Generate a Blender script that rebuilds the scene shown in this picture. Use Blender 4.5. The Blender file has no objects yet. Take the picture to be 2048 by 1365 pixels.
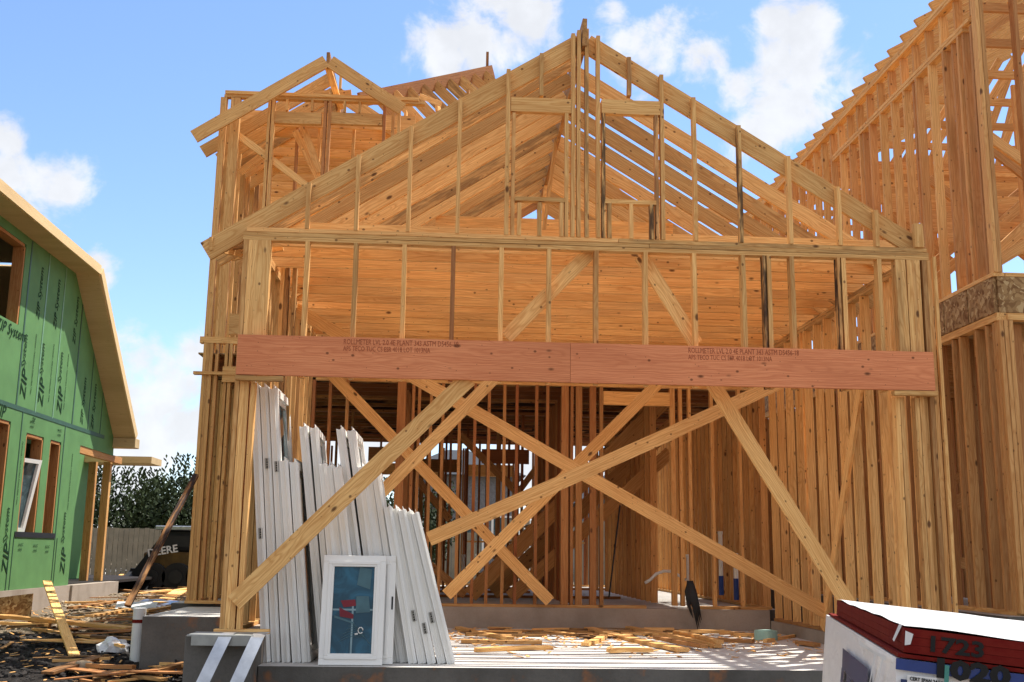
import bpy, bmesh, math, random
from mathutils import Vector, Matrix, noise
from mathutils.geometry import tessellate_polygon
R = math.radians
rnd = random.Random(7)
S = bpy.context.scene
COL = S.collection

# ------------------------------------------------------------------ camera
F, PITCH, ROLL, YAW = 2173.1, .19293, .014334, .058996
fw = Vector((math.sin(YAW)*math.cos(PITCH), math.cos(YAW)*math.cos(PITCH), math.sin(PITCH)))
r0 = Vector((math.cos(YAW), -math.sin(YAW), 0)); u0 = r0.cross(fw)
cr = r0*math.cos(ROLL)+u0*math.sin(ROLL); cu = -r0*math.sin(ROLL)+u0*math.cos(ROLL)
CAM = Vector((0, 0, 1.0))
cam = bpy.data.cameras.new('camera'); co = bpy.data.objects.new('camera', cam); COL.objects.link(co)
m = Matrix((cr, cu, -fw)).transposed().to_4x4(); m.translation = CAM
co.matrix_world = m
cam.sensor_width = 36; cam.lens = F/2048*36; cam.clip_start = .05; cam.clip_end = 5000
S.camera = co
def ray(x, y): return cr*((x-1024)/F)-cu*((y-682)/F)+fw
def at_y(x, y, Y): q = ray(x, y); return CAM+q*(Y/q.y)
def at_x(x, y, X): q = ray(x, y); return CAM+q*(X/q.x)
def at_z(x, y, Z): q = ray(x, y); return CAM+q*((Z-1.0)/q.z)

# ------------------------------------------------------------------ light
SUN_DIR = Vector((-.36, -.26, -.92)).normalized()      # the way the light travels
EL = math.asin(-SUN_DIR.z); AZ = math.atan2(-SUN_DIR.x, -SUN_DIR.y)   # from +Y towards +X
sl = bpy.data.lights.new('sun', 'SUN'); sl.energy = 5.0; sl.angle = R(.5); sl.color = (1, .95, .86)
so = bpy.data.objects.new('sun', sl); COL.objects.link(so)
so.rotation_euler = SUN_DIR.to_track_quat('-Z', 'Y').to_euler()
S.view_settings.view_transform = 'Standard'; S.view_settings.look = 'None'
S.view_settings.exposure = .7; S.view_settings.gamma = 1
S.cycles.diffuse_bounces = 6; S.cycles.max_bounces = 12
w = bpy.data.worlds.new('World'); S.world = w; w.use_nodes = True
nt = w.node_tree; nt.nodes.clear()
def N(nt, t, **k):
    n = nt.nodes.new(t)
    for a, b in k.items():
        if a.startswith('i_'):
            key = a[2:]; key = int(key) if key.isdigit() else key
            n.inputs[key].default_value = b
        else: setattr(n, a, b)
    return n
def L(nt, a, b): nt.links.new(a, b)
def mth(nt, op, a, b=None, c=None, clamp=False):
    n = nt.nodes.new('ShaderNodeMath'); n.operation = op; n.use_clamp = clamp
    for i, v in enumerate((a, b, c)):
        if v is None: continue
        if isinstance(v, (int, float)): n.inputs[i].default_value = v
        else: nt.links.new(v, n.inputs[i])
    return n.outputs[0]
def mix(nt, f, a, b, mode='MIX'):
    n = nt.nodes.new('ShaderNodeMix'); n.data_type = 'RGBA'; n.blend_type = mode; n.clamp_factor = True
    for i, v in ((0, f), (6, a), (7, b)):
        if isinstance(v, (int, float)): n.inputs[i].default_value = v
        elif isinstance(v, tuple): n.inputs[i].default_value = (*v, 1) if len(v) == 3 else v
        else: nt.links.new(v, n.inputs[i])
    return n.outputs[2]
def ramp(nt, v, lo, hi, a=0., b=1., smooth=True):
    n = nt.nodes.new('ShaderNodeMapRange'); n.interpolation_type = 'SMOOTHSTEP' if smooth else 'LINEAR'
    nt.links.new(v, n.inputs[0])
    for i, q in enumerate((lo, hi, a, b)): n.inputs[i+1].default_value = q
    return n.outputs[0]
def nz(nt, vec, scale, detail=3, rough=.5, dist=0.):
    n = nt.nodes.new('ShaderNodeTexNoise'); n.inputs['Scale'].default_value = scale
    n.inputs['Detail'].default_value = detail; n.inputs['Roughness'].default_value = rough
    n.inputs['Distortion'].default_value = dist
    if vec is not None: nt.links.new(vec, n.inputs['Vector'])
    return n
sky = N(nt, 'ShaderNodeTexSky', sky_type='NISHITA', sun_disc=False)
sky.sun_elevation = EL; sky.sun_rotation = AZ; sky.air_density = 1.0; sky.dust_density = .3; sky.ozone_density = 1.5
tc = N(nt, 'ShaderNodeTexCoord')
nrm = N(nt, 'ShaderNodeVectorMath', operation='NORMALIZE'); L(nt, tc.outputs['Generated'], nrm.inputs[0])
# cumulus banks, each a patch of the sky dome; radius in degrees
BL = [(955, 75, 3.0), (1055, 45, 2.0), (900, 115, 1.6), (1010, 100, 2.2), (1290, 110, 3.0), (1400, 125, 1.7), (1240, 85, 1.5),
      (1615, 75, 2.0), (1600, 150, 3.0), (1560, 200, 2.6), (1660, 210, 2.0), (1520, 260, 1.6), (1480, 180, 1.3), (1550, 45, 1.2),
      (20, 280, 1.6), (60, 350, 2.2), (130, 375, 1.6), (10, 350, 2.0), (195, 525, .9), (205, 560, .7),
      (260, 710, 2.6), (330, 770, 2.8), (240, 800, 2.0), (300, 900, 3.2), (390, 710, 1.6), (380, 860, 2.6), (240, 990, 2.5),
      (1230, 15, 1.3), (720, 900, 4), (1100, 950, 6), (2040, 950, 6), (980, 640, 5)]
mk = None
for x, y, rr in BL:
    d = ray(x, y).normalized()
    n = N(nt, 'ShaderNodeVectorMath', operation='DISTANCE'); L(nt, nrm.outputs[0], n.inputs[0]); n.inputs[1].default_value = d
    v = mth(nt, 'MULTIPLY_ADD', n.outputs['Value'], -1/math.radians(rr), 1.0)
    mk = v if mk is None else mth(nt, 'MAXIMUM', mk, v)
mk = mth(nt, 'MAXIMUM', mk, -1.5)
n1 = nz(nt, nrm.outputs[0], 16, 9, .62, .25)
n2 = nz(nt, nrm.outputs[0], 5, 5, .55)
s1 = mth(nt, 'MULTIPLY_ADD', n1.outputs[0], 3.4, -1.72)
cl = ramp(nt, mth(nt, 'ADD', mk, s1), -.05, .75)
# cumulus over the rest of the dome, out of view, added to whiten the fill
fill_cloud = ramp(nt, n2.outputs[0], .36, .52)
sep = N(nt, 'ShaderNodeSeparateXYZ'); L(nt, nrm.outputs[0], sep.inputs[0])
side = ramp(nt, sep.outputs['Y'], .75, .3)
cl = mth(nt, 'MAXIMUM', cl, mth(nt, 'MULTIPLY', fill_cloud, side))
cl = mth(nt, 'MULTIPLY', cl, .95)
shade = ramp(nt, nz(nt, nrm.outputs[0], 22, 5, .55).outputs[0], .3, .7, .86, 1.0)
ccol = N(nt, 'ShaderNodeCombineColor'); 
for i, k in enumerate((5.0, 5.1, 5.3)): L(nt, mth(nt, 'MULTIPLY', shade, k), ccol.inputs[i])
skyc = mix(nt, 1.0, sky.outputs[0], (.98, 1.06, 1.2), 'MULTIPLY')
full = mix(nt, cl, skyc, ccol.outputs[0])
bg = N(nt, 'ShaderNodeBackground'); bg.inputs['Strength'].default_value = .122
L(nt, full, bg.inputs[0]); wo = N(nt, 'ShaderNodeOutputWorld'); L(nt, bg.outputs[0], wo.inputs[0])

# ------------------------------------------------------------------ materials
def newmat(name, rough=.6, spec=.3):
    m = bpy.data.materials.new(name); m.use_nodes = True; t = m.node_tree
    b = t.nodes['Principled BSDF']; b.inputs['Roughness'].default_value = rough
    b.inputs['Specular IOR Level'].default_value = spec
    return m, t, b
def bump(t, b, h, dist, st=.6):
    n = N(t, 'ShaderNodeBump'); n.inputs['Strength'].default_value = st; n.inputs['Distance'].default_value = dist
    L(t, h, n.inputs['Height']); L(t, n.outputs[0], b.inputs['Normal'])
def wood(name, light, dark, red, knots=1.0, ringamt=.55):
    m, t, b = newmat(name, .75, .2)
    at = N(t, 'ShaderNodeAttribute', attribute_name='bcoord'); tn = N(t, 'ShaderNodeAttribute', attribute_name='btone')
    sp = N(t, 'ShaderNodeSeparateXYZ'); L(t, at.outputs['Vector'], sp.inputs[0])
    st = N(t, 'ShaderNodeSeparateColor'); L(t, tn.outputs['Color'], st.inputs[0])
    def vec(a, bb):
        n = N(t, 'ShaderNodeVectorMath', operation='MULTIPLY'); L(t, at.outputs['Vector'], n.inputs[0]); n.inputs[1].default_value = (a, bb, bb); return n.outputs[0]
    wv = nz(t, vec(1.1, 5), 1, 3, .55)
    rr = mth(t, 'SQRT', mth(t, 'ADD', mth(t, 'POWER', mth(t, 'ABSOLUTE', sp.outputs[1]), 2), mth(t, 'POWER', mth(t, 'ABSOLUTE', sp.outputs[2]), 2)))
    rr = mth(t, 'MULTIPLY_ADD', wv.outputs[0], .16, rr)
    # knots
    def knot(sx, s, r0_, r1_):
        v = N(t, 'ShaderNodeTexVoronoi'); v.inputs['Scale'].default_value = s; L(t, vec(sx, 1), v.inputs['Vector']); 
        return v.outputs['Distance'], ramp(t, v.outputs['Distance'], r0_, r1_, 1, 0)
    kd, k1 = knot(.5, 4.6, .05, .11); _, k3 = knot(1, 15, .045, .08)
    _, k2 = knot(.8, 8, .06, .12)
    _, halo = knot(.35, 4.2, .05, .30)
    rr2 = mth(t, 'MULTIPLY_ADD', halo, .035, rr)
    ring = mth(t, 'MULTIPLY_ADD', mth(t, 'SINE', mth(t, 'MULTIPLY', rr2, 330)), .5, .5)
    ring = mth(t, 'POWER', ring, 2.2)
    fine = nz(t, vec(2.5, 90), 1, 3, .6)
    c = mix(t, mth(t, 'MULTIPLY', ring, ringamt), light, dark)
    c = mix(t, ramp(t, fine.outputs[0], .38, .68, 0, .6), c, dark)
    big = nz(t, vec(.7, 3), 1, 2)
    c = mix(t, ramp(t, big.outputs[0], .35, .8, 0, .45), c, tuple(x*.8 for x in dark))
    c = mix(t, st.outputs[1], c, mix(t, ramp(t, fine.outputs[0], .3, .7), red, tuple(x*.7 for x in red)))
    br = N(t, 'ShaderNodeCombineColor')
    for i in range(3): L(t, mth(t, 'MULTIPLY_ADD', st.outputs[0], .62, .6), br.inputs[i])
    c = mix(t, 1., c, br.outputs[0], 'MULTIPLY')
    c = mix(t, mth(t, 'MULTIPLY', mth(t, 'MAXIMUM', mth(t, 'MAXIMUM', k1, mth(t, 'MULTIPLY', k3, .8)), mth(t, 'MULTIPLY', k2, .85)), .88*knots), c, (.085, .03, .012))
    # stains, and painted shade on the floor joists: only boards with the dirt value
    dn = nz(t, vec(2.0, 14), 1, 4, .65)
    c = mix(t, mth(t, 'MULTIPLY', ramp(t, dn.outputs[0], .4, .58), st.outputs[2]), c, (.035, .02, .016))
    L(t, c, b.inputs['Base Color'])
    bump(t, b, mth(t, 'ADD', fine.outputs[0], ring), .0012, .5)
    return m
M = {}
M['pine'] = wood('pine_lumber', (.86, .535, .212), (.55, .25, .07), (.42, .135, .05))
M['lvl'] = wood('laminated_beam_wood', (.70, .275, .125), (.50, .155, .065), (.50, .17, .09), 1., .5)
M['ply'] = wood('cream_trim_board', (.66, .49, .27), (.54, .38, .19), (.6, .4, .2), .3, .25)
def simple(name, col, rough=.6, spec=.3, var=.12, scale=6, bmp=0, col2=None, metal=0, coord='Object', det=6):
    m, t, b = newmat(name, rough, spec); b.inputs['Metallic'].default_value = metal
    tcn = N(t, 'ShaderNodeTexCoord'); n = nz(t, tcn.outputs[coord], scale, det, .6)
    c2 = col2 or tuple(x*(1-var*2) for x in col)
    c = mix(t, ramp(t, n.outputs[0], .3, .72), col, c2)
    L(t, c, b.inputs['Base Color'])
    if bmp: bump(t, b, nz(t, tcn.outputs[coord], scale*6, 6, .7).outputs[0], bmp)
    return m
M['vinyl'] = simple('white_vinyl', (.84, .83, .79), .4, .4, .03, 5, 0, (.81, .80, .76))
M['pvc'] = simple('white_pvc', (.72, .72, .69), .4, .4, .05)
M['bluepvc'] = simple('blue_pipe_tape', (.02, .05, .22), .5)
M['black'] = simple('black_plastic', (.012, .012, .014), .5, .4)
M['dark'] = simple('painted_interior_shade', (.02, .014, .012), .9)  # near-black colour paints the shade of unlit rooms onto walls and floor
M['metal'] = simple('galvanised_steel', (.55, .57, .6), .38, .5, .12, 9, .0006, None, .9)
M['sheet'] = simple('grey_metal_sheet', (.35, .36, .34), .5, .5, .1, 9, 0, None, .4)
M['green'] = simple('green_wall_sheathing', (.125, .275, .10), .7, .2, .07, 2.2, 0, (.105, .23, .085))
M['tape'] = simple('dark_green_tape', (.035, .10, .05), .5, .4)
M['ink'] = simple('dark_ink', (.012, .045, .022), .8, .1)
M['brownink'] = simple('brown_stamp_ink', (.34, .095, .045), .8, .1)
M['blackink'] = simple('black_marker', (.008, .008, .008), .6, .3)
M['navy'] = simple('navy_print', (.018, .035, .12), .45, .4)
M['wrapblue'] = simple('blue_wrap_band', (.012, .04, .2), .3, .5, .1, 9)
M['redpaint'] = simple('red_painted_sheet_edge', (.13, .005, .004), .7, .12, .25, 14, .0006, (.17, .015, .009))
M['teal'] = simple('teal_strap', (.05, .26, .22), .4, .5)
M['mint'] = simple('mint_foam', (.38, .60, .52), .7)
M['red'] = simple('red_sticker', (.20, .018, .03), .5)
M['white'] = simple('white_paper', (.75, .75, .74), .7, .3, .06)
M['greybrick'] = simple('grey_masonry', (.22, .22, .23), .9, .2, .2, 14)
M['roofdark'] = simple('dark_shingle', (.05, .055, .065), .9, .2, .2, 20)
M['leaf'] = simple('leaf_green', (.036, .055, .016), .65, .2, .2, .7, 0, (.016, .028, .009))
M['bark'] = simple('bark', (.09, .06, .04), .9)
M['fence'] = simple('weathered_fence', (.30, .275, .21), .85, .2, .12, 3, .002)
M['machine'] = simple('machine_yellow_brown', (.17, .095, .02), .5, .4, .2, 6)
M['rubber'] = simple('black_rubber', (.02, .02, .02), .8)
M['bag'] = simple('white_plastic_sheet', (.7, .7, .72), .4, .5, .1, 8)

def concrete(name, col, dk, stain=0):
    m, t, b = newmat(name, .85, .25); tcn = N(t, 'ShaderNodeTexCoord'); v = tcn.outputs['Object']
    a = nz(t, v, 1.3, 8, .62); c_ = nz(t, v, 40, 5, .7)
    c = mix(t, ramp(t, a.outputs[0], .35, .7), col, dk)
    c = mix(t, ramp(t, c_.outputs[0], .45, .8, 0, .5), c, dk)
    if stain:
        s = ramp(t, nz(t, v, 2.6, 4, .6).outputs[0], .55, .66, 0, stain)
        c = mix(t, s, c, (.42, .16, .05))
    # sawdust and scuffs
    c = mix(t, ramp(t, nz(t, v, 9, 8, .75).outputs[0], .58, .72, 0, .4), c, (.5, .38, .24) if not stain else dk)
    L(t, c, b.inputs['Base Color']); bump(t, b, mth(t, 'ADD', c_.outputs[0], a.outputs[0]), .006, .6)
    return m
M['slab'] = concrete('concrete_floor', (.62, .60, .57), (.50, .47, .43))
M['curb'] = concrete('concrete_stem_wall', (.40, .335, .275), (.27, .22, .175))
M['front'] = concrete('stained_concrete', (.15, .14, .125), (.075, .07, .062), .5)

def osb(name):
    m, t, b = newmat(name, .8, .2); tcn = N(t, 'ShaderNodeTexCoord')
    n0 = nz(t, tcn.outputs['Object'], 5, 2)
    ad = N(t, 'ShaderNodeVectorMath', operation='MULTIPLY_ADD'); L(t, n0.outputs['Color'], ad.inputs[0]); ad.inputs[1].default_value = (.25,)*3; L(t, tcn.outputs['Object'], ad.inputs[2])
    v = N(t, 'ShaderNodeTexVoronoi'); v.inputs['Scale'].default_value = 26; L(t, ad.outputs[0], v.inputs['Vector'])
    sc = N(t, 'ShaderNodeSeparateColor'); L(t, v.outputs['Color'], sc.inputs[0])
    c = mix(t, sc.outputs[0], (.40, .25, .11), (.17, .08, .03)); c = mix(t, ramp(t, sc.outputs[1], .7, 1), c, (.52, .37, .19))
    L(t, c, b.inputs['Base Color']); bump(t, b, v.outputs['Distance'], .002); return m
M['osb'] = osb('strand_board')

def soil():
    m, t, b = newmat('site_soil', .95, .15); tcn = N(t, 'ShaderNodeTexCoord'); v = tcn.outputs['Object']
    a = nz(t, v, .5, 6, .6); c_ = nz(t, v, 14, 8, .75); d = nz(t, v, 60, 5, .7)
    sp = N(t, 'ShaderNodeSeparateXYZ'); L(t, v, sp.inputs[0])
    dx_ = mth(t, 'MULTIPLY', mth(t, 'ADD', sp.outputs[0], 4.5), .28); dy_ = mth(t, 'MULTIPLY', mth(t, 'ADD', sp.outputs[1], -11.3), .24)
    rad = mth(t, 'SQRT', mth(t, 'ADD', mth(t, 'MULTIPLY', dx_, dx_), mth(t, 'MULTIPLY', dy_, dy_)))
    far = ramp(t, mth(t, 'MULTIPLY_ADD', a.outputs[0], .6, rad), 1.2, 1.5)
    dark = mix(t, ramp(t, c_.outputs[0], .35, .7), (.022, .019, .018), (.06, .05, .045))
    tan = mix(t, ramp(t, d.outputs[0], .3, .7), (.32, .26, .19), (.20, .15, .105))  # tan dirt, also spread out of view to bounce warm fill
    L(t, mix(t, far, dark, tan), b.inputs['Base Color']); bump(t, b, mth(t, 'ADD', c_.outputs[0], d.outputs[0]), .05, .9); return m
M['soil'] = soil()
M['clod'] = simple('soil_clod', (.045, .04, .038), .95, .15, .3, 30)
M['gravel'] = simple('tan_gravel', (.42, .33, .23), .9, .2, .25, 3)

def glass(name, col, rough=.03):
    m, t, b = newmat(name, rough, .6); b.inputs['Base Color'].default_value = (*col, 1); b.inputs['Specular IOR Level'].default_value = .3
    b.inputs['Coat Weight'].default_value = .0; b.inputs['Coat Roughness'].default_value = .02
    tcn = N(t, 'ShaderNodeTexCoord'); n = nz(t, tcn.outputs['Object'], 3.2, 4, .6, 1.5)
    L(t, mix(t, ramp(t, n.outputs[0], .4, .65), col, tuple(min(1, x*2.2) for x in col)), b.inputs['Base Color']); return m
M['glass'] = glass('blue_tinted_glass', (.010, .055, .09), .12)
M['dglass'] = glass('dark_glass', (.05, .08, .09))
def clear():
    m, t, b = newmat('clear_plastic', .08, .5); b.inputs['Transmission Weight'].default_value = .45
    b.inputs['Base Color'].default_value = (.85, .9, .92, 1); return m
M['clear'] = clear()
def topdust():
    m, t, b = newmat('pale_dusty_sheet', .8, .2); tcn = N(t, 'ShaderNodeTexCoord'); v = tcn.outputs['Object']
    mp = N(t, 'ShaderNodeMapping'); mp.inputs['Scale'].default_value = (12, 2.2, 4); L(t, v, mp.inputs[0])
    a = nz(t, mp.outputs[0], 1.6, 8, .7, .6); c_ = nz(t, v, 60, 5, .7)
    c = mix(t, ramp(t, a.outputs[0], .5, .72), (.50, .50, .51), (.24, .235, .23)); c = mix(t, ramp(t, c_.outputs[0], .6, .75, 0, .6), c, (.35, .33, .31))
    L(t, c, b.inputs['Base Color']); bump(t, b, mth(t, 'ADD', a.outputs[0], c_.outputs[0]), .006); return m
M['dust'] = topdust()
def wrap():
    m, t, b = newmat('white_wrap', .4, .45); tcn = N(t, 'ShaderNodeTexCoord'); v = tcn.outputs['Object']
    mp = N(t, 'ShaderNodeMapping'); mp.inputs['Rotation'].default_value = (0, .5, .4); mp.inputs['Scale'].default_value = (3, 3, 9); L(t, v, mp.inputs[0])
    a = nz(t, mp.outputs[0], 1.1, 5, .55, 1.2)
    L(t, mix(t, ramp(t, a.outputs[0], .3, .7), (.84, .82, .80), (.78, .76, .75)), b.inputs['Base Color']); bump(t, b, a.outputs[0], .02, .5); return m
M['wrap'] = wrap()

# ------------------------------------------------------------------ object helpers
def tag(o, label=None, cat=None, group=None, kind=None):
    if label: o['label'] = label
    if cat: o['category'] = cat
    if group: o['group'] = group
    if kind: o['kind'] = kind
    return o
def empty(name, loc, label, cat, group=None, rot=(0, 0, 0)):
    o = bpy.data.objects.new(name, None); COL.objects.link(o); o.location = loc; o.rotation_euler = rot
    o.empty_display_size = .2
    return tag(o, label, cat, group)
class MB:
    def __init__(s): s.v = []; s.f = []; s.bc = []; s.bt = []; s.mi = []; s.smooth = False
    def add(s, vs, fs, bc=None, bt=None, mi=0):
        k = len(s.v); s.v += [Vector(v) for v in vs]; s.f += [tuple(i+k for i in f) for f in fs]; s.mi += [mi]*len(fs)
        s.bc += bc if bc else [tuple(v) for v in vs]; s.bt += bt if bt else [(.5, 0, 0)]*len(vs)
        return s
    def board(s, p0, p1, w_, t_, n, tone=None, bow=.004, seg=3, rng=rnd):
        p0 = Vector(p0); p1 = Vector(p1); a = p1-p0; Ln = a.length; a.normalize()
        n = Vector(n); n = (n-a*n.dot(a)).normalized(); b = a.cross(n)
        ox = rng.uniform(0, 200); oy = rng.uniform(-.11, .11); oz = rng.uniform(-.09, .09)
        if tone is None: tone = (rng.uniform(.1, 1), max(0, rng.gauss(.0, .24)), rng.choice((0, 0, 0, 0, .2, .45)))
        b1 = rng.uniform(-bow, bow); b2 = rng.uniform(-bow, bow); tw = rng.uniform(-.012, .012)
        vs = []; bc = []
        for i in range(seg+1):
            u = i/seg; k = 4*u*(1-u); c = p0+a*(Ln*u)+n*(b1*k)+b*(b2*k)
            ca, sa = math.cos(tw*(u-.5)*2), math.sin(tw*(u-.5)*2)
            for sx, sy in ((-1, -1), (1, -1), (1, 1), (-1, 1)):
                dx, dy = sx*w_/2, sy*t_/2
                vs.append(c+n*(dx*ca-dy*sa)+b*(dx*sa+dy*ca)); bc.append((ox+Ln*u, oy+dx, oz+dy))
        fs = [(3, 2, 1, 0), tuple(seg*4+i for i in range(4))]
        for i in range(seg):
            for j in range(4):
                q = (j+1) % 4; fs.append((i*4+j, i*4+q, i*4+4+q, i*4+4+j))
        return s.add(vs, fs, bc, [tone]*len(vs))
    def box(s, x0, x1, y0, y1, z0, z1, mi=0):
        vs = [(x, y, z) for x in (x0, x1) for y in (y0, y1) for z in (z0, z1)]
        return s.add(vs, [(0, 1, 3, 2), (4, 6, 7, 5), (0, 4, 5, 1), (2, 3, 7, 6), (0, 2, 6, 4), (1, 5, 7, 3)], mi=mi)
    def tube(s, pts, r, n=10, cap=True):
        pts = [Vector(p) for p in pts]; k0 = len(s.v); vs = []; fs = []
        rs = r if isinstance(r, (list, tuple)) else [r]*len(pts)
        up = Vector((.13, .31, .94))
        for i, p in enumerate(pts):
            d = (pts[min(i+1, len(pts)-1)]-pts[max(i-1, 0)]).normalized()
            if abs(d.dot(up)) > .99: up = Vector((1, 0, 0))
            a = d.cross(up).normalized(); b = d.cross(a)
            for j in range(n): vs.append(p+(a*math.cos(j*math.tau/n)+b*math.sin(j*math.tau/n))*rs[i])
        for i in range(len(pts)-1):
            for j in range(n): q = (j+1) % n; fs.append((i*n+j, i*n+q, i*n+n+q, i*n+n+j))
        if cap: fs += [tuple(range(n))[::-1], tuple((len(pts)-1)*n+j for j in range(n))]
        return s.add(vs, fs)
    def build(s, name, mat, parent=None, loc=None, bevel=0, smooth=False, rot=None):
        """vertices are given in world space (or the parent's space when loc is None and parent has a rotation)"""
        if loc is None:
            c = Vector((0, 0, 0))
            for v in s.v: c += v
            c /= max(1, len(s.v)); zmin = min(v.z for v in s.v)
            if parent is None: c.z = zmin
            loc = c
        else: loc = Vector(loc)
        me = bpy.data.meshes.new(name); me.from_pydata([v-loc for v in s.v], [], s.f)
        for mm in (mat if isinstance(mat, list) else [mat]): me.materials.append(mm)
        if any(s.mi): me.polygons.foreach_set('material_index', s.mi)
        a = me.attributes.new('bcoord', 'FLOAT_VECTOR', 'POINT'); a.data.foreach_set('vector', [q for b in s.bc for q in b])
        a = me.attributes.new('btone', 'FLOAT_COLOR', 'POINT'); a.data.foreach_set('color', [q for b in s.bt for q in (*b, 1)])
        if smooth: me.polygons.foreach_set('use_smooth', [True]*len(me.polygons))
        me.update()
        o = bpy.data.objects.new(name, me); COL.objects.link(o)
        if parent is not None:
            o.parent = parent; o.location = loc-(parent.location if parent.get('_w', 1) else Vector((0, 0, 0)))
        else: o.location = loc
        if bevel:
            bm_ = o.modifiers.new('bevel', 'BEVEL'); bm_.width = bevel; bm_.segments = 2; bm_.limit_method = 'ANGLE'
        return o
def local(parent): parent['_w'] = 0
def struct(name, mb, mat, **k): return tag(mb.build(name, mat, **k), kind='structure')
class Frame:
    """a timber frame: every member its own mesh under one empty; past 100 of a kind the smallest in view merge"""
    def __init__(s, root): s.root = root; s.items = {}
    def b(s, kind, p0, p1, w_, t_, n, tone=None, mat='pine', bow=.004, label=None, seg=3):
        mb = MB(); mb.board(p0, p1, w_, t_, n, tone, bow, seg)
        p0 = Vector(p0); p1 = Vector(p1); c = (p0+p1)/2-CAM
        vis = min((p1-p0).length, 3)*w_/max(1, c.length_squared)
        s.items.setdefault(kind, []).append((vis, mb, mat, label)); return mb
    def finish(s):
        for kind, it in s.items.items():
            it.sort(key=lambda q: -q[0])
            for vis, mb, mat, lab in it[:99]:
                o = mb.build(kind, M[mat], s.root)
                if lab: o['label'] = lab
            rest = it[99:]
            if rest:
                big = MB()
                for _, mb, _, _ in rest:
                    big.add(mb.v, mb.f, mb.bc, mb.bt)
                o = big.build(kind, M[rest[0][2]], s.root); o['kind'] = 'stuff'
def text(body, mat, parent, size, mw, name='printed_lettering', ext=.0008, sx=1, shear=0, bold=0, label=None):
    cu_ = bpy.data.curves.new('txt', 'FONT'); cu_.body = body; cu_.size = size; cu_.extrude = ext; cu_.shear = shear; cu_.offset = bold
    cu_.resolution_u = 2
    o = bpy.data.objects.new('txt', cu_); COL.objects.link(o)
    me = bpy.data.meshes.new_from_object(o.evaluated_get(bpy.context.evaluated_depsgraph_get()))
    COL.objects.unlink(o); bpy.data.objects.remove(o)
    me.name = name; me.materials.clear(); me.materials.append(mat)
    n = bpy.data.objects.new(name, me); COL.objects.link(n)
    if parent: n.parent = parent; n.matrix_parent_inverse = Matrix()
    base = Matrix.Translation(parent.location).inverted() if (parent and parent.get('_w', 1)) else Matrix()
    if parent and parent.parent is not None and parent.get('_w', 1):
        base = Matrix.Translation(-(parent.location+parent.parent.location))
    n.matrix_basis = base @ mw @ Matrix.Diagonal((sx, 1, 1, 1))
    return n
def frm(o, x, z):   # matrix from origin, text-right axis, text-up axis
    x = Vector(x).normalized(); z = Vector(z); z = (z-x*z.dot(x)).normalized(); n = x.cross(z)
    m_ = Matrix((x, z, n)).transposed().to_4x4(); m_.translation = Vector(o); return m_

T, W4, W6, W8, W10 = .042, .095, .15, .195, .25
XN, YN, ZN = (1, 0, 0), (0, 1, 0), (0, 0, 1)
#SECTIONS
# ------------------------------------------------------------------ ground and slabs
def gh(x, y):
    b = 0
    pts = ((0, -.62), (9.5, -.58), (13, -.34), (16, -.16), (22, 0), (40, .02), (4000, 0))
    for (a, za), (c, zc) in zip(pts, pts[1:]):
        if a <= y <= c: b = za+(zc-za)*(y-a)/(c-a); break
    else: b = -.62
    if y < 60 and abs(x) < 30:
        b += .07*noise.noise(Vector((x*.9, y*.9, 0)))+.035*noise.noise(Vector((x*4, y*4, 3)))+.018*noise.noise(Vector((x*13, y*13, 5)))
    return b
def axis(lo, hi, step, far):
    a = []; v = lo
    while v < hi: a.append(v); v += step
    o, d = [], step
    while hi+d < far: d *= 1.6; o.append(hi+d)
    p, d = [], step
    while lo-d > -far: d *= 1.6; p.append(lo-d)
    return p[::-1]+a+o
xs = axis(-9, 7, .13, 2500); ys = axis(2, 26, .13, 2500)
g = MB(); g.add([(x, y, gh(x, y)) for y in ys for x in xs],
    [(j*len(xs)+i, j*len(xs)+i+1, (j+1)*len(xs)+i+1, (j+1)*len(xs)+i) for j in range(len(ys)-1) for i in range(len(xs)-1)])
struct('ground', g, M['soil'], loc=(0, 0, 0), smooth=True)

sl_ = MB()
def slabbox(mb, x0, x1, y0, y1, z0, z1):
    vs = [(x, y, z) for x in (x0, x1) for y in (y0, y1) for z in (z0, z1)]
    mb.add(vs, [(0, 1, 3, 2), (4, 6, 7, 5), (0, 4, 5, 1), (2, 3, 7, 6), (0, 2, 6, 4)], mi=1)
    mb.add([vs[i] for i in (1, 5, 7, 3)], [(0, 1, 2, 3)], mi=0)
slabbox(sl_, -1.6, 4.5, 10.0, 15.12, -.9, 0)
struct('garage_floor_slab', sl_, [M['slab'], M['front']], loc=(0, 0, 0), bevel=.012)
c_ = MB(); slabbox(c_, -2.18, -1.603, 9.72, 10.2, -.9, .27)
struct('foundation_corner', c_, [M['curb'], M['front']], loc=(0, 0, 0), bevel=.012)
c_ = MB(); slabbox(c_, -1.99, -1.603, 10.2, 15.12, -.9, .268)
slabbox(c_, 4.503, 4.74, 9.72, 15.12, -.9, .14)
slabbox(c_, -1.6, 4.5, 15.123, 15.35, -.9, .28)
struct('foundation_stem_wall', c_, [M['curb'], M['curb']], loc=(0, 0, 0), bevel=.008)
c_ = MB(); slabbox(c_, at_y(285,1232,13).x, -1.993, 13.0, 15.3, -.9, .235); slabbox(c_, -3.66, 4.74, 15.353, 25.4, -.9, .275)
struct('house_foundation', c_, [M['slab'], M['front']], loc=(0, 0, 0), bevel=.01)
c_ = MB(); slabbox(c_, 5.3, 13, 10.2, 24, -.9, .48)
struct('neighbour_foundation', c_, [M['curb'], M['front']], loc=(0, 0, 0), bevel=.01)

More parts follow.
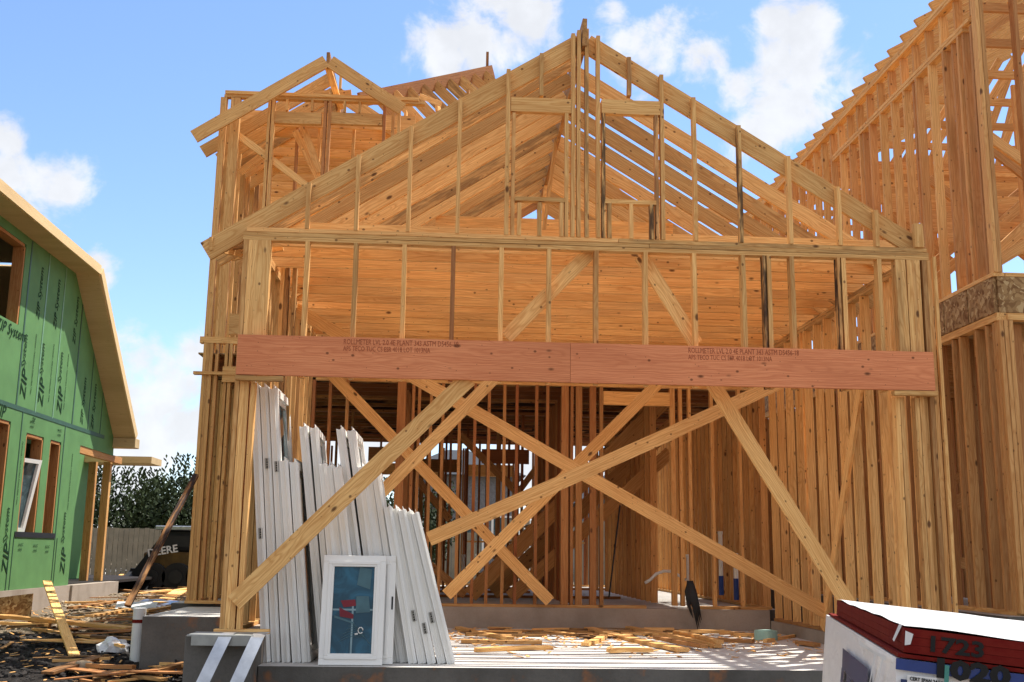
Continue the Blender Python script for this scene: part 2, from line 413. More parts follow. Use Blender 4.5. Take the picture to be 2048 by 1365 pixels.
# ------------------------------------------------------------------ the timber house frame
house = empty('timber_house_frame', (1.3, 10, 0), 'unfinished pine house frame with open gable and wide red garage header beam', 'house frame')
H = Frame(house)
def tone(a=None, r=None, d=0.): return (rnd.uniform(.1, 1) if a is None else a, max(0, rnd.gauss(0, .24)) if r is None else r, d)
def vert(kind, px, py, Y, z0, z1, w_=W4, t_=T, tn=None, **k):
    """upright whose centre shows at column px on row py, in the plane Y (front face)"""
    x = at_y(px, py, Y).x; H.b(kind, (x, Y+w_/2, z0), (x, Y+w_/2, z1), w_, t_, YN, tn or tone(), **k)
XL, XR = -1.93, 4.66
ZP0 = 3.865
# header beam: two lengths butted, over a rear ply
H.b('header_beam', (-1.93, 9.925, 2.75), (1.13, 9.925, 2.75), .37, .05, ZN, (.75, 0, 0), 'lvl', 0, 'pinkish red engineered beam stamped with dotted lettering')
H.b('header_beam', (1.133, 9.925, 2.75), (4.60, 9.925, 2.75), .37, .05, ZN, (.9, .1, 0), 'lvl', 0)
H.b('header_support', (-1.93, 9.93, 2.535), (-1.5, 9.93, 2.535), .08, .042, YN)
H.b('header_support', (4.2, 9.93, 2.535), (4.62, 9.93, 2.535), .08, .042, YN)
# garage plates
yc = 10.0475
H.b('top_plate', (XL-.03, yc, ZP0+.021), (4.66, yc, ZP0+.021), W4, .039, YN, (.45, 0, 0)); H.b('top_plate', (XL-.03, yc, ZP0+.062), (1.9, yc, ZP0+.062), W4, .039, YN, (.35, 0, .0)); H.b('top_plate', (1.905, yc, ZP0+.062), (4.66, yc, ZP0+.062), W4, .039, YN, (.3, 0, .25))
H.b('gable_plate', (XL, yc-.006, ZP0+.103), (1.6, yc-.006, ZP0+.103), W4, .039, YN); H.b('gable_plate', (1.605, yc-.006, ZP0+.103), (4.64, yc-.006, ZP0+.103), W4, .039, YN, (.5, 0, .35))
# studs between header and plates
for px, d, r in ((610, 0, 0), (708, 0, .05), (806, 0, 0), (905, .1, .75), (1002, 0, 0), (1098, .25, 0), (1193, 0, .25), (1292, 0, 0), (1390, 0, 0), (1488, 0, 0), (1530, .95, .2), (1586, 0, .1), (1680, 1, .2), (1762, 0, 0)):
    vert('stud', px, 585, 10.0, 2.565, ZP0, tn=tone(r=r, d=d), t_=T*(.62 if px in (1530, 1680) else 1))
    if px in (1530, 1680): vert('stud', px+10, 585, 10.0, 2.565, ZP0, tn=tone(r=0, d=0))
# corner packs
for i, dx in enumerate((0, .044, .088)): H.b('stud', (XL+.0+dx, yc, .31), (XL+.0+dx, yc, ZP0), W4, T, YN)
H.b('stud', (XL+.145, yc, .31), (XL+.145, yc, 2.51), W4, T, YN)
for dx in (.2, .245, .32): H.b('stud', (XL+dx, 11.05, .0), (XL+dx, 11.05, ZP0), W4, T, YN)
H.b('stud', (XL+.165, yc, 2.565), (XL+.165, yc, ZP0), W4, .13, YN, (.55, 0, 0))
H.b('bottom_plate', (-2.0, yc, .29), (-1.52, yc, .29), W4, .038, YN)
for dx in (0, .044): H.b('stud', (4.655-dx, yc, .18), (4.655-dx, yc, ZP0), W4, T, YN)
for dx in (.15, .195): H.b('stud', (4.655-dx, yc, .18), (4.655-dx, yc, ZP0 if dx < .17 else 2.51), W4, T, YN)
H.b('stud', (4.655-.1, yc+.03, .18), (4.655-.1, yc+.03, ZP0), W4*.6, .06, YN, (.4, 0, 0))
for dx in (.33, .375): H.b('stud', (4.655-dx, yc+.02, .18), (4.655-dx, yc+.02, 2.51), W4, T, YN)
H.b('stud', (4.50, yc, 2.565), (4.50, yc, ZP0), W4, .13, YN, (.6, 0, 0)); H.b('stud', (4.37, yc, 2.565), (4.37, yc, ZP0), W4, .1, YN, (.5, 0, .25))
H.b('bottom_plate', (4.25, yc, .16), (4.68, yc, .16), W4, .038, YN)
H.b('corner_trim', (4.70, 9.985, .14), (4.70, 9.985, ZP0+.03), .045, .03, YN, (.6, 0, 0))
# lettering on the beam
for x0 in (-.97, 2.24):
    z1 = 2.868 if x0 < 0 else 2.868
    text('ROLLMETER LVL 2.0 4E PLANT 343 ASTM D5456-18', M['brownink'], house, .072, frm((x0, 9.899, z1), XN, ZN), sx=.66)
    text('APS TECO TUC CS ESR 4018 LOT 1013NA', M['brownink'], house, .066, frm((x0+.0, 9.899, z1-.062), XN, ZN), sx=.66)

# side walls of the garage
def sidewall(x, ys_, z0, z1, kind='stud', w_=W4, tn=None):
    for y in ys_:
        H.b(kind, (x, y, z0), (x, y, z1), w_, T, XN, tn() if tn else None)
y = 10.32; ysr = []
while y < 15.1: ysr.append(y+rnd.uniform(-.03, .03)); y += .395
lt = lambda: (rnd.uniform(.65, 1.05), max(0, rnd.gauss(0, .08)), 0)
sidewall(4.6, ysr, .18, ZP0, tn=lt)
sidewall(4.6, [11.95, 13.62, 10.9], .18, ZP0, tn=lt)
H.b('bottom_plate', (4.6, 10.1, .16), (4.6, 15.1, .16), .11, .038, XN)
H.b('top_plate', (4.6, 10.1, ZP0+.021), (4.6, 15.1, ZP0+.021), W4, .039, XN, (.4, 0, .2)); H.b('top_plate', (4.6, 10.1, ZP0+.062), (4.6, 15.1, ZP0+.062), W4, .039, XN)
yl = 10.42; ysl = []
while yl < 15.1: ysl.append(yl); yl += .395
sidewall(-1.89, ysl, .31, ZP0)
H.b('bottom_plate', (-1.89, 10.1, .29), (-1.89, 15.1, .29), .11, .038, XN)
H.b('top_plate', (-1.89, 10.1, ZP0+.021), (-1.89, 15.1, ZP0+.021), W4, .039, XN); H.b('top_plate', (-1.89, 10.1, ZP0+.062), (-1.89, 15.1, ZP0+.062), W4, .039, XN)
# ceiling joists
y = 10.5
while y < 15.2:
    H.b('ceiling_joist', (-2.0, y, ZP0+.085+W10/2), (4.66, y, ZP0+.085+W10/2), W10, T, ZN, (rnd.uniform(.65, 1.05), rnd.uniform(0, .1), 0)); y += .40

# roof over the garage
PK = 1.27
def zt(x): return 6.17-(.64*(PK-x) if x < PK else .617*(x-PK))
def rafter(y, left, lo, wv=.2, tn=None, t_=T):
    s = .64 if left else .617; k = math.cos(math.atan(s)); w_ = wv*k
    x1 = PK-.03 if left else PK+.03
    p0 = Vector((lo, y, zt(lo)-wv/2)); p1 = Vector((x1, y, zt(x1)-wv/2))
    H.b('rafter', p0, p1, w_, t_, ZN, tn)
rafter(10.09, True, -2.32, .225, (.45, 0, 0)); rafter(10.09, False, 4.62, .225, (.4, 0, .0))
y = 10.48
while y < 15.3: rafter(y, True, -2.3+.12*(y > 10.6), .188); y += .475
y = 10.85
while y < 15.3: rafter(y, False, 4.85, .19); y += .49
H.b('ridge_board', (PK, 9.96, 6.1), (PK, 15.4, 6.1), .29, .045, ZN, (.25, .3, .3))
# gable studs, proud of the rafter
def gz(px, py): x = at_y(px, py, 9.98).x; return x, min(zt(x)-.035, 6.2)
GB = ZP0+.123
for px in (620, 717, 820, 918, 1390, 1480, 1578, 1675, 1748):
    x, z = gz(px, 330); d = .85 if px == 1480 else 0
    H.b('gable_stud', (x, 10.02, GB), (x, 10.02, z), W4*.8, T*.9, YN, tone(a=rnd.uniform(.35, .8), r=.1 if px < 1000 else 0, d=d))
for px in (1015, 1146, 1158, 1174, 1197, 1325):
    x, z = gz(px, 300); H.b('gable_stud', (x, 10.02, GB), (x, 10.02, z+.03), W4*.8, T*.9, YN, tone(a=.5, r=.05, d=.45 if px == 1174 else 0))
def gx(px, py): return at_y(px, py, 10).x
def gzz(px, py): return at_y(px, py, 10).z
for px, d in ((1027, 0), (1133, 0), (1207, .9), (1313, .5)): H.b('window_trimmer', (gx(px, 310), 10.025, GB), (gx(px, 310), 10.025, gzz(px, 226)), W4*.8, T*.8, YN, tone(d=d))
for px in (1083, 1258): x = gx(px, 150); H.b('cripple_stud', (x, 10.02, gzz(px, 192)), (x, 10.02, zt(x)-.03), W4*.8, T*.9, YN)
for a, b_, y0 in ((1022, 1142, 209), (1203, 1320, 213)):
    H.b('window_header', (gx(a, y0), 10.02, gzz(a, y0)), (gx(b_, y0), 10.02, gzz(a, y0)), .145, .07, ZN, (.55, 0, 0))
for a, b_, y0 in ((1030, 1130, 398), (1210, 1312, 403)):
    H.b('window_sill', (gx(a, y0), 10.02, gzz(a, y0)), (gx(b_, y0), 10.02, gzz(a, y0)), W4*.8, .04, YN)
for px, d in ((1038, 0), (1079, 0), (1123, 0), (1219, .4), (1262, 0), (1303, .9)):
    H.b('cripple_stud', (gx(px, 435), 10.02, GB), (gx(px, 435), 10.02, gzz(px, 406)), W4*.8, T*.9, YN, tone(d=d))
H.b('blocking', (4.56, 9.99, GB), (4.56, 9.99, GB+.24), .05, .09, YN, (.5, 0, 0))
# rear gable framing at the house wall
for i in range(9):
    x = -.9+i*.55
    if abs(x-.75) < .3: continue
    H.b('gable_stud', (x, 15.45, ZP0+.35), (x, 15.45, zt(x)-.2), W4, T, YN)
H.b('collar_tie', (-.2, 12.9, 5.0), (2.75, 12.9, 5.0), .14, T, ZN); H.b('collar_tie', (-.2, 14.6, 4.95), (2.75, 14.6, 4.95), .14, T, ZN)
H.b('ridge_post', (PK-.25, 12.6, 4.1), (PK-.02, 12.6, 6.0), W4, T, YN); H.b('ridge_post', (PK-.12, 14.2, 4.1), (PK, 14.2, 5.98), W4, T, YN)
# soffit return at left eave
for k, (yy, dx) in enumerate(((10.35, .28), (10.7, .22))):
    H.b('eave_block', (-2.25+dx*.2, yy, 3.9-.0), (-1.7, yy, 4.02), .12, T, ZN)
H.b('sub_fascia', (-2.27, 10.05, 3.83), (-1.95, 10.75, 3.92), .13, .03, ZN, (.5, 0, 0))

H.b('rim_board', (-1.9, 15.22, 3.745), (4.6, 15.22, 3.745), .56, .04, ZN, (.5, .1, 0))
# diagonal braces
def brace(a, Ya, b_, Yb, w_=.14, t_=.04, tn=None, n=None, **k):
    p = at_y(*a, Ya); q = at_y(*b_, Yb); n = Vector(n) if n else (q-p).cross(Vector(YN))
    H.b('diagonal_brace', p, q, w_, t_, n, tn, **k)
brace((468, 1205), 9.975, (938, 757), 9.975, .155, .04, (.62, 0, 0), bow=.012)
brace((640, 1108), 11.7, (990, 755), 11.7, .13, .04, (.8, .1, 0))
brace((650, 735), 15.05, (1100, 1203), 15.05, .155, .04, (.8, .1, 0))
brace((579, 612), 13, (1652, 1225), 13, .155, .04, (.8, .15, 0), bow=.02)
brace((858, 1078), 11.6, (1560, 765), 12.0, .15, .04, (.85, .1, 0), bow=.03)
brace((893, 1190), 13.9, (1325, 758), 13.9, .15, .04, (.75, .05, 0))
brace((1420, 757), 10.45, (1716, 1240), 10.45, .14, .045, (.85, 0, 0), bow=.006)
p = Vector((4.535, 11.5, 3.0)); q = Vector((4.535, 13.1, .17)); H.b('diagonal_brace', p, q, .13, .035, (0, 1, .5), (.9, 0, 0))
brace((1012, 675), 10.13, (1188, 497), 10.13, .135, .04, (.8, 0, 0)); brace((1282, 512), 10.14, (1392, 688), 10.14, .135, .04, (.85, 0, 0))
H.b('diagonal_brace', (-1.82, 10.7, 3.7), (-1.82, 11.9, .5), .12, .03, YN)
brace((255, 1212), 12.9, (392, 950), 14.4, .07, .045, (0, .5, 1.0), label='dark weathered prop leaning on left corner of the frame')
# temporary bits between beam and plates
H.b('collar_tie', (-1.84, 14.9, 3.5), (4.5, 14.9, 3.5), .12, T, ZN)

# ---- main house: wall behind the garage and first floor
Y0 = 15.2
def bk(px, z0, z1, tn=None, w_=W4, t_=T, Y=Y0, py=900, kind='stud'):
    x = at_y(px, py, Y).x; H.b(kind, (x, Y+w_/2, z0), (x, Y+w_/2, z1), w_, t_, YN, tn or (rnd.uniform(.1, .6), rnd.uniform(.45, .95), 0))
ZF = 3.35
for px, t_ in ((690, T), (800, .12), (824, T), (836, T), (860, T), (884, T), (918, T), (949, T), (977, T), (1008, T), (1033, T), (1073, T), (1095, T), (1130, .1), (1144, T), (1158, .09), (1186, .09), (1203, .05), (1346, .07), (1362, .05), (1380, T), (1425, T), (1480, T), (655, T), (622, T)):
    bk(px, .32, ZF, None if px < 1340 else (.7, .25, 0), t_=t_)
H.b('door_header', (at_y(1207, 786, Y0).x, Y0+.05, 3.19), (at_y(1347, 786, Y0).x, Y0+.05, 3.19), .19, .08, ZN, (.9, .05, 0))
H.b('bottom_plate', (-1.85, Y0+.05, .3), (2.8, Y0+.05, .3), .12, .04, YN, (.4, .2, 0)); H.b('bottom_plate', (3.45, Y0+.05, .3), (4.5, Y0+.05, .3), .12, .04, YN, (.4, .2, 0))
H.b('top_plate', (-1.85, Y0+.05, ZF+.02), (4.5, Y0+.05, ZF+.02), W4, .04, YN); H.b('top_plate', (-3.55, Y0+.05, ZF+.062), (4.6, Y0+.05, ZF+.062), W4, .04, YN)
y = Y0+.35
while y < 25.1:
    H.b('floor_joist', (-3.4, y, ZF+.09+W10/2), (4.6, y, ZF+.09+W10/2), W10, T*1.3, ZN, (rnd.choice((0, .1, .9)), rnd.uniform(.3, 1), rnd.choice((0, .5, 1)))); y += .44  # strong tone and dirt swings stand in for lit undersides and dark gaps
dk = MB(); dk.box(-3.52, 4.66, 15.3, 25.2, ZF+.345, ZF+.365); dk.build('floor_deck', M['osb'], house)
# right-hand wall running on behind the garage, left wall of the house
ys2 = [15.42+.3*i for i in range(32)]
sidewall(4.55, ys2, .32, ZF+.05, tn=lambda: (rnd.uniform(.4, .8), rnd.uniform(.1, .35), 0)); 
H.b('bottom_plate', (4.55, 15.35, .3), (4.55, 25, .3), .1, .04, XN)
sidewall(-3.38, [15.6+.42*i for i in range(23)], .32, 7.3)
H.b('bottom_plate', (-3.38, 15.35, .3), (-3.38, 25, .3), .1, .04, XN); H.b('bottom_plate', (-3.45, Y0+.05, .3), (-2.0, Y0+.05, .3), .1, .04, YN)
# rear wall with openings
YR = 25.0
def darkt(): return (rnd.uniform(.05, .4), rnd.uniform(.5, 1), 0)  # tone lowered to paint deep interior shade into the boards; redness is wood
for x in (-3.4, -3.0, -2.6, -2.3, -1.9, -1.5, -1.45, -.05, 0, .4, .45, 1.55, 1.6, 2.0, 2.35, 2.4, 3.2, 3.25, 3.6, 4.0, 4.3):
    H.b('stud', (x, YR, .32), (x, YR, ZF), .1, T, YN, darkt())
for a, b_ in ((-1.45, -.05), (.45, 1.55), (2.4, 3.2)):
    H.b('window_header', (a, YR, 2.85), (b_, YR, 2.85), .26, .08, ZN, (.9, .1, 0)); H.b('window_sill', (a, YR, 1.25), (b_, YR, 1.25), .1, .04, YN)
    for k in range(3): x = a+(b_-a)*(k+.5)/3; H.b('cripple_stud', (x, YR, .32), (x, YR, 1.23), .1, T, YN, darkt())
H.b('bottom_plate', (-3.5, YR, .3), (4.55, YR, .3), .1, .04, YN)
# inner partitions
for Yp, x0_, n_ in ((18.4, -3.2, 15), (20.6, -3.3, 12), (22.8, -3.0, 17)):
    for i in range(n_):
        x = x0_+i*.41+rnd.uniform(-.03, .03)
        if i % 7 == 5: continue
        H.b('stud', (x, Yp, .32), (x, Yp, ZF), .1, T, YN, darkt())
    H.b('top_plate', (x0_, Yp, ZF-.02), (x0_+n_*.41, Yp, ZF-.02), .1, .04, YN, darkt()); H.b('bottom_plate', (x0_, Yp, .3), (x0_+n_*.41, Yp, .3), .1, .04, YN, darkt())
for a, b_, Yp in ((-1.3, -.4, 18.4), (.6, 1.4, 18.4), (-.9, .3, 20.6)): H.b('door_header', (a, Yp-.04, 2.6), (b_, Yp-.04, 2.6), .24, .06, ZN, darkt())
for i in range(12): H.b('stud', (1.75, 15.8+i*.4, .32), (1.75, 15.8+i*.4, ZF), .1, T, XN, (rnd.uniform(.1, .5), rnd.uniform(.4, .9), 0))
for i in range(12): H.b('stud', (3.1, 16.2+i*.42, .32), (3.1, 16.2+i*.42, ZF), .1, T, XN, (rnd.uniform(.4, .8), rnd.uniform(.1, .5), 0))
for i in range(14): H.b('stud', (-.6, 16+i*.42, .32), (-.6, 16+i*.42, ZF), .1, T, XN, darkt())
for x in (-2.9, -2.45): H.b('stud', (x, 17.2, .32), (x, 17.2, ZF), .1, T, YN)
# stair strings, rising to the right
for (a, Ya, b_, Yb, w_) in (((940, 1190), 17.0, (1340, 790), 17.0, .24), ((985, 1185), 17.9, (1345, 850), 17.9, .24), ((1020, 1195), 17.0, (1340, 905), 17.0, .2)):
    pa = at_y(*a, Ya); pb = at_y(*b_, Yb); pa.z = max(pa.z, .3)
    H.b('stair_string', pa, pb, w_, T, (pb-pa).cross(Vector(YN)), (.55, .35, 0))
for k in range(11):
    u = .08+k*.08; pa = at_y(940, 1190, 17.0).lerp(at_y(1340, 790, 17.0), u)
    H.b('stair_tread', (pa.x, 17.03, pa.z+.05), (pa.x, 17.88, pa.z+.05), .25, .03, XN, (.4, .4, 0))
for a, b_, Yq in (((835, 960), (900, 1040), 18.3), ((920, 870), (1060, 1010), 18.3), ((1040, 980), (1100, 900), 21.7), ((860, 1130), (930, 1190), 16.5)):
    pa = at_y(*a, Yq); pb = at_y(*b_, Yq); H.b('diagonal_brace', pa, pb, .12, T, (pb-pa).cross(Vector(YN)), (.4, .5, 0))

# ---- second storey at the left
def U(px, py, Y=15.3): return at_y(px, py, Y)
ZU = U(640, 200).z
zb = 3.83
H.b('rim_plate', (-3.5, 15.31, U(435, 681).z), (-2.0, 15.31, U(435, 681).z), .12, .09, YN, (.6, 0, 0))
for z in (U(450, 750).z,): H.b('window_header', (-3.15, 15.24, z), (-2.35, 15.24, z), .22, .05, ZN, (.5, 0, .1))
H.b('blocking', (-3.1, 15.24, U(450, 650).z), (-2.45, 15.24, U(450, 650).z), .3, .05, ZN, (.3, .1, 0))
xl = -3.42
for dx in (0, .045, .09, .17, .30, .36, .52): 
    H.b('stud', (xl+dx, 15.3, .32), (xl+dx, 15.3, U(435, 681).z-.05), W4, T, YN, tone(a=rnd.uniform(.2, .6)))
for dx in (.8, 1.15, 1.4): H.b('stud', (xl+dx, 15.3, .32), (xl+dx, 15.3, U(450, 765).z), W4, T, YN, tone(a=rnd.uniform(.2, .6)))
for dx in (0, .045, .15, .2, .24): H.b('stud', (xl+dx, 15.3, U(435, 675).z), (xl+dx, 15.3, ZU-.03), W4, T*1.1, YN, tone(a=.5, r=.05))
for px, r in ((533, 0), (541, .1), (646, .7), (655, .6), (765, .8), (783, .3), (795, .1)):
    x = U(px, 330).x; H.b('stud', (x, 15.3, 4.0), (x, 15.3, ZU-.03), W4, T, YN, (.5, r, 0))
for px in (592, 636, 705): x = U(px, 330, 15.9).x; H.b('stud', (x, 15.9, 4.0), (x, 15.9, ZU), W4, T, YN)
for a, b_, y_ in ((543, 643, 235), (658, 765, 237)):
    H.b('window_header', (U(a, y_).x, 15.3, U(a, y_).z), (U(b_, y_).x, 15.3, U(a, y_).z), .18, .07, ZN, (.5, 0, .1))
for px in (575, 625, 690, 720): x = U(px, 210).x; H.b('cripple_stud', (x, 15.3, U(575, 222).z), (x, 15.3, ZU-.02), W4, T*.8, YN)
H.b('top_plate', (U(452, 196).x, 15.28, ZU+.04), (U(838, 205).x, 15.28, ZU+.04), .12, .05, YN, (.6, 0, 0))
H.b('top_plate', (U(450, 196).x, 15.3, ZU-.005), (U(850, 210).x, 15.3, ZU-.005), .1, .04, YN, (.4, 0, .1))
for a, b_, Yq in (((475, 270), (625, 380), 15.35), ((590, 262), (640, 362), 15.75), ((605, 250), (640, 345), 15.6), ((480, 345), (540, 300), 15.9)):
    H.b('diagonal_brace', U(*a, Yq), U(*b_, Yq), .1, .04, (U(*b_, Yq)-U(*a, Yq)).cross(Vector(YN)), (.8, 0, 0))
# its gable rafters
P = U(657, 108, 15.0); Lf = U(389, 258, 15.0); Rt = U(805, 203, 15.0)
sL = (P.z-Lf.z)/(P.x-Lf.x); sR = (P.z-Rt.z)/(Rt.x-P.x)
for i, yy in enumerate((15.0, 15.6, 16.12, 16.6, 17.1, 17.6)):
    lo = Lf.x+(.0, .0, .12, .12, .12, .12)[i]
    H.b('rafter', (lo, yy, P.z-(P.x-lo)*sL-.12), (P.x-.03, yy, P.z-.12), .19, T, ZN, (.5, 0, 0) if i < 3 else None)
    if i in (0, 2, 4): H.b('rafter', (P.x+.03, yy, P.z-.12), (Rt.x+(.06 if i else 0), yy, P.z-(Rt.x+(.06 if i else 0)-P.x)*sR-.12), .19, T, ZN, (.5, 0, .05))
H.b('ridge_board', (P.x, 14.98, P.z-.1), (P.x, 17.6, P.z-.1), .24, .05, ZN, (.1, .5, .4))
H.b('ridge_post', (P.x, 15.05, P.z-.2), (P.x+.16, 15.6, ZU), .09, .04, XN, (.9, 0, 0)); H.b('ridge_post', U(682, 145, 16.4), (U(682, 145, 16.4).x, 16.4, ZU), .05, .04, YN)
for px in (640, 683): H.b('blocking', U(px-12, 190, 15.6), U(px+20, 188, 15.6), .1, .1, ZN, (.35, .1, 0))
# upstairs ceiling joists and side walls
y = 15.8
while y < 20.5:
    H.b('ceiling_joist', (-3.5, y, ZU-.12), (-.6, y, ZU-.12), .24, T, ZN, (rnd.uniform(.5, .95), .05, 0)); y += .42
for i in range(9): H.b('stud', (-.5, 15.6+.5*i, 3.9), (-.5, 15.6+.5*i, ZU-.25), W4, T, XN)
for i in range(8): H.b('stud', (-3.4+.38*i, 20.6, 3.9), (-3.4+.38*i, 20.6, ZU-.2), .2, T, XN)
# main hip roof behind: hip rafter, post and jack rafters
a = U(720, 200, 16.5); b_ = U(985, 143, 19.5)
H.b('hip_rafter', a, b_, .24, .05, ZN, (.2, .75, 0), label='reddish brown hip rafter')
t_ = U(975, 105, 19.5); H.b('ridge_post', t_-Vector((0, 0, .9)), t_, .05, .07, XN, (.1, .7, .3))
for k in range(9):
    u = .12+k*.1; c1 = a.lerp(b_, u); H.b('jack_rafter', c1-Vector((0, 0, .02)), c1+Vector((.9+.25*k, -.4-.1*k, -1.2-.25*k)), .18, T, ZN)
H.b('jack_rafter', U(840, 192, 16.4), U(882, 208, 15.9), .08, .03, ZN, (1, 0, 0))
for k in range(5): H.b('jack_rafter', (-1.3+.5*k, 16.6, ZU+.15+.2*k), (-1.3+.55*k, 19.0, ZU+.7+.25*k), .18, T, ZN)
# ridge and far slope seen through the right side of the garage roof
for k in range(6): H.b('rafter', (2.2, 16.1+.5*k, 6.3), (5.0, 16.1+.5*k, 4.9), .2, T, ZN)
H.b('top_plate', (2.0, 16.0, 6.25), (4.4, 16.0, 6.2), .2, .05, ZN, (.7, 0, 0))
for k in range(6): H.b('stud', (2.1+.4*k, 16.0, 3.9), (2.1+.4*k, 16.0, 5.6-.2*k), W4, T, YN)
H.finish()
# ------------------------------------------------------------------ neighbouring frame at the right
nb = empty('timber_house_frame', (7.5, 14, .48), 'taller orange pine house frame beside the open gable, with strand board rim band', 'house frame')
H = Frame(nb)
NX = 5.5; NXc = NX+.05
def reds(): return (rnd.uniform(.35, .85), rnd.uniform(.08, .5), 0)
ZB, ZT, ZR0, ZR1, ZU2 = .5, 3.40, 3.44, 3.83, 6.68
NY = 10.42
# lower wall, corner pack and band
for y in [NY, NY+.05, NY+.2, NY+.42, NY+.78, NY+.95, NY+1.3]+[NY+1.65+.36*i for i in range(24)]:
    H.b('stud', (NXc, y, ZB), (NXc, y, ZT-.04), W4, T, XN, (rnd.uniform(.25, .6), rnd.uniform(.25, .6), 0))
    H.b('stud', (NXc+.22, y+.1, ZB), (NXc+.22, y+.1, ZT-.04), W4, T, XN, (rnd.uniform(.1, .4), rnd.uniform(.4, .8), 0))
H.b('bottom_plate', (NXc, NY, ZB+.0), (NXc, 20, ZB+.0), .1, .04, XN)
H.b('top_plate', (NXc, NY-.05, ZT-.01), (NXc, 20, ZT-.01), .11, .04, XN, (.7, .05, 0)); H.b('top_plate', (NXc, NY-.05, ZT+.031), (NXc, 20, ZT+.031), .1, .04, XN, (.6, .05, 0))
def osbbox(x0, x1, y0, y1, z0, z1):
    mb = MB(); mb.box(x0, x1, y0, y1, z0, z1); return mb.build('rim_band', M['osb'], nb)
for a, b_ in ((NY-.02, NY+.52), (NY+.54, NY+1.08), (NY+1.1, NY+3.5), (NY+3.52, NY+6), (NY+6.02, NY+9.5)): osbbox(NX-.005, NX+.03, a, b_, ZT+.056, ZR1-.002)
osbbox(NX+.035, 8.8, NY-.045, NY-.015, ZT+.056, ZR1-.002)
H.b('bottom_plate', (NXc, NY-.05, ZR1+.02), (NXc, 20, ZR1+.02), .12, .04, XN, (.7, .05, 0)); H.b('bottom_plate', (NX+.12, NY, ZR1+.02), (9, NY, ZR1+.02), .1, .04, YN, (.7, .05, 0))
# upper wall along the side
us = [NY+.02+.36*i for i in range(26)]
for i, y in enumerate(us):
    top = ZU2-.02 if y < 14.6 else ZU2+.42
    H.b('stud', (NXc, y, ZR1+.04), (NXc, y, top), W4, T, XN, reds())
    if y < 14.6: H.b('cripple_stud', (NXc, y+.03, ZU2+.06), (NXc, y+.03, ZU2+.42), W4, T, XN, reds())
for y in (NY+.07, NY+.12, NY+.30, NY+.55, 12.0, 13.6): H.b('stud', (NXc+.02, y, ZR1+.04), (NXc+.02, y, ZU2-.02), W4, T, XN, (.5, .55, 0))
H.b('top_plate', (NXc, NY+.25, ZU2), (NXc, 14.7, ZU2), .1, .04, XN, (.6, .05, 0)); H.b('top_plate', (NXc-.005, NY+.1, ZU2+.041), (NXc-.005, 14.7, ZU2+.041), .1, .04, XN, (.7, .05, 0))
H.b('top_plate', (NXc-.03, NY-.02, ZU2+.44), (NXc-.03, 20, ZU2+.44), .1, .04, XN, (.7, .05, 0)); H.b('top_plate', (NXc-.035, NY-.02, ZU2+.481), (NXc-.035, 20, ZU2+.481), .1, .04, XN, (.6, .05, 0))
# rafters with short tails, roof trusses behind
for i in range(24):
    y = NY+.02+.40*i
    H.b('rafter', (NX-.05, y, ZU2+.56), (9.5, y, ZU2+.56+2.3), .12, T, ZN, (.45, .1, .0))
    if i % 2 == 0:
        y += .1
        H.b('truss_chord', (NX+.1, y, ZU2+.2), (10, y, ZU2+.2), .1, T, ZN, reds())
        for k in range(4): H.b('truss_web', (NX+.5+k*1.0, y, ZU2+.24), (NX+1.1+k*1.0, y, ZU2+.7+.5*k), .1, T, YN and ZN if False else (0, 0, 1) if k % 2 else (0, 0, 1), reds())
for k in range(7):
    y = 11.2+k*1.35
    H.b('diagonal_brace', (NX+.25, y, 4.1+.1*k), (NX+2.6, y+.2, 6.2), .12, T, ZN, reds()); H.b('diagonal_brace', (NX+2.8, y+.4, 4.0), (NX+.6, y+.4, 5.8), .12, T, ZN, reds())
for k in range(10): H.b('stud', (NX+1.3, 11.2+k*.8, 3.9), (NX+1.3, 11.2+k*.8, ZU2), W4, T, XN, reds()); 
for k in range(9): H.b('stud', (NX+.6+k*.45, 18.5, 3.9), (NX+.6+k*.45, 18.5, ZU2), W4, T, YN, reds())
for k in range(9): H.b('stud', (NX+.5+k*.45, 19.8, .5), (NX+.5+k*.45, 19.8, 3.3), W4, T, YN, reds())
# front wall (turned to the street)
for x, z1 in ((NX+.0, ZU2+.42), (NX+.045, ZU2+.42), (NX+.42, ZU2+.42), (NX+.85, ZU2+.42)):
    H.b('stud', (x+.02, NY-.02, ZR1+.04), (x+.02, NY-.02, z1), W4, T, YN, (.45, .6, 0) if x > NX+.1 else reds())
H.b('top_plate', (NX-.02, NY-.03, ZU2+.52), (9, NY-.03, ZU2+.52), .12, .05, YN)
for dx in (0, .05, .1): H.b('stud', (NX+.03+dx, NY-.02, ZB), (NX+.03+dx, NY-.02, ZT-.03), W4, T, YN, (.5, .3, 0))
H.b('top_plate', (NX+.1, NY-.02, ZT+.01), (9, NY-.02, ZT+.01), .1, .07, YN, (.6, .05, 0))
for k in range(16):   # floor joists of the upper storey, seen from below
    H.b('floor_joist', (NX+.14, NY+.3+.42*k, ZT-.12), (9, NY+.3+.42*k, ZT-.12), .28, T, ZN, (rnd.uniform(.1, .5), .35, 0))
dk = MB(); dk.box(NX+.02, 9, NY+.05, 20, ZR1-.025, ZR1-.004); dk.build('floor_deck', M['osb'], nb)
for k in range(9):    # horizontal blocking and webs in the upper front
    z = 4.6+k*.3
    H.b('truss_chord', (NX+.12, 11.6+k*.55, z), (9, 11.6+k*.55, z+.02), .15, T, ZN, reds())
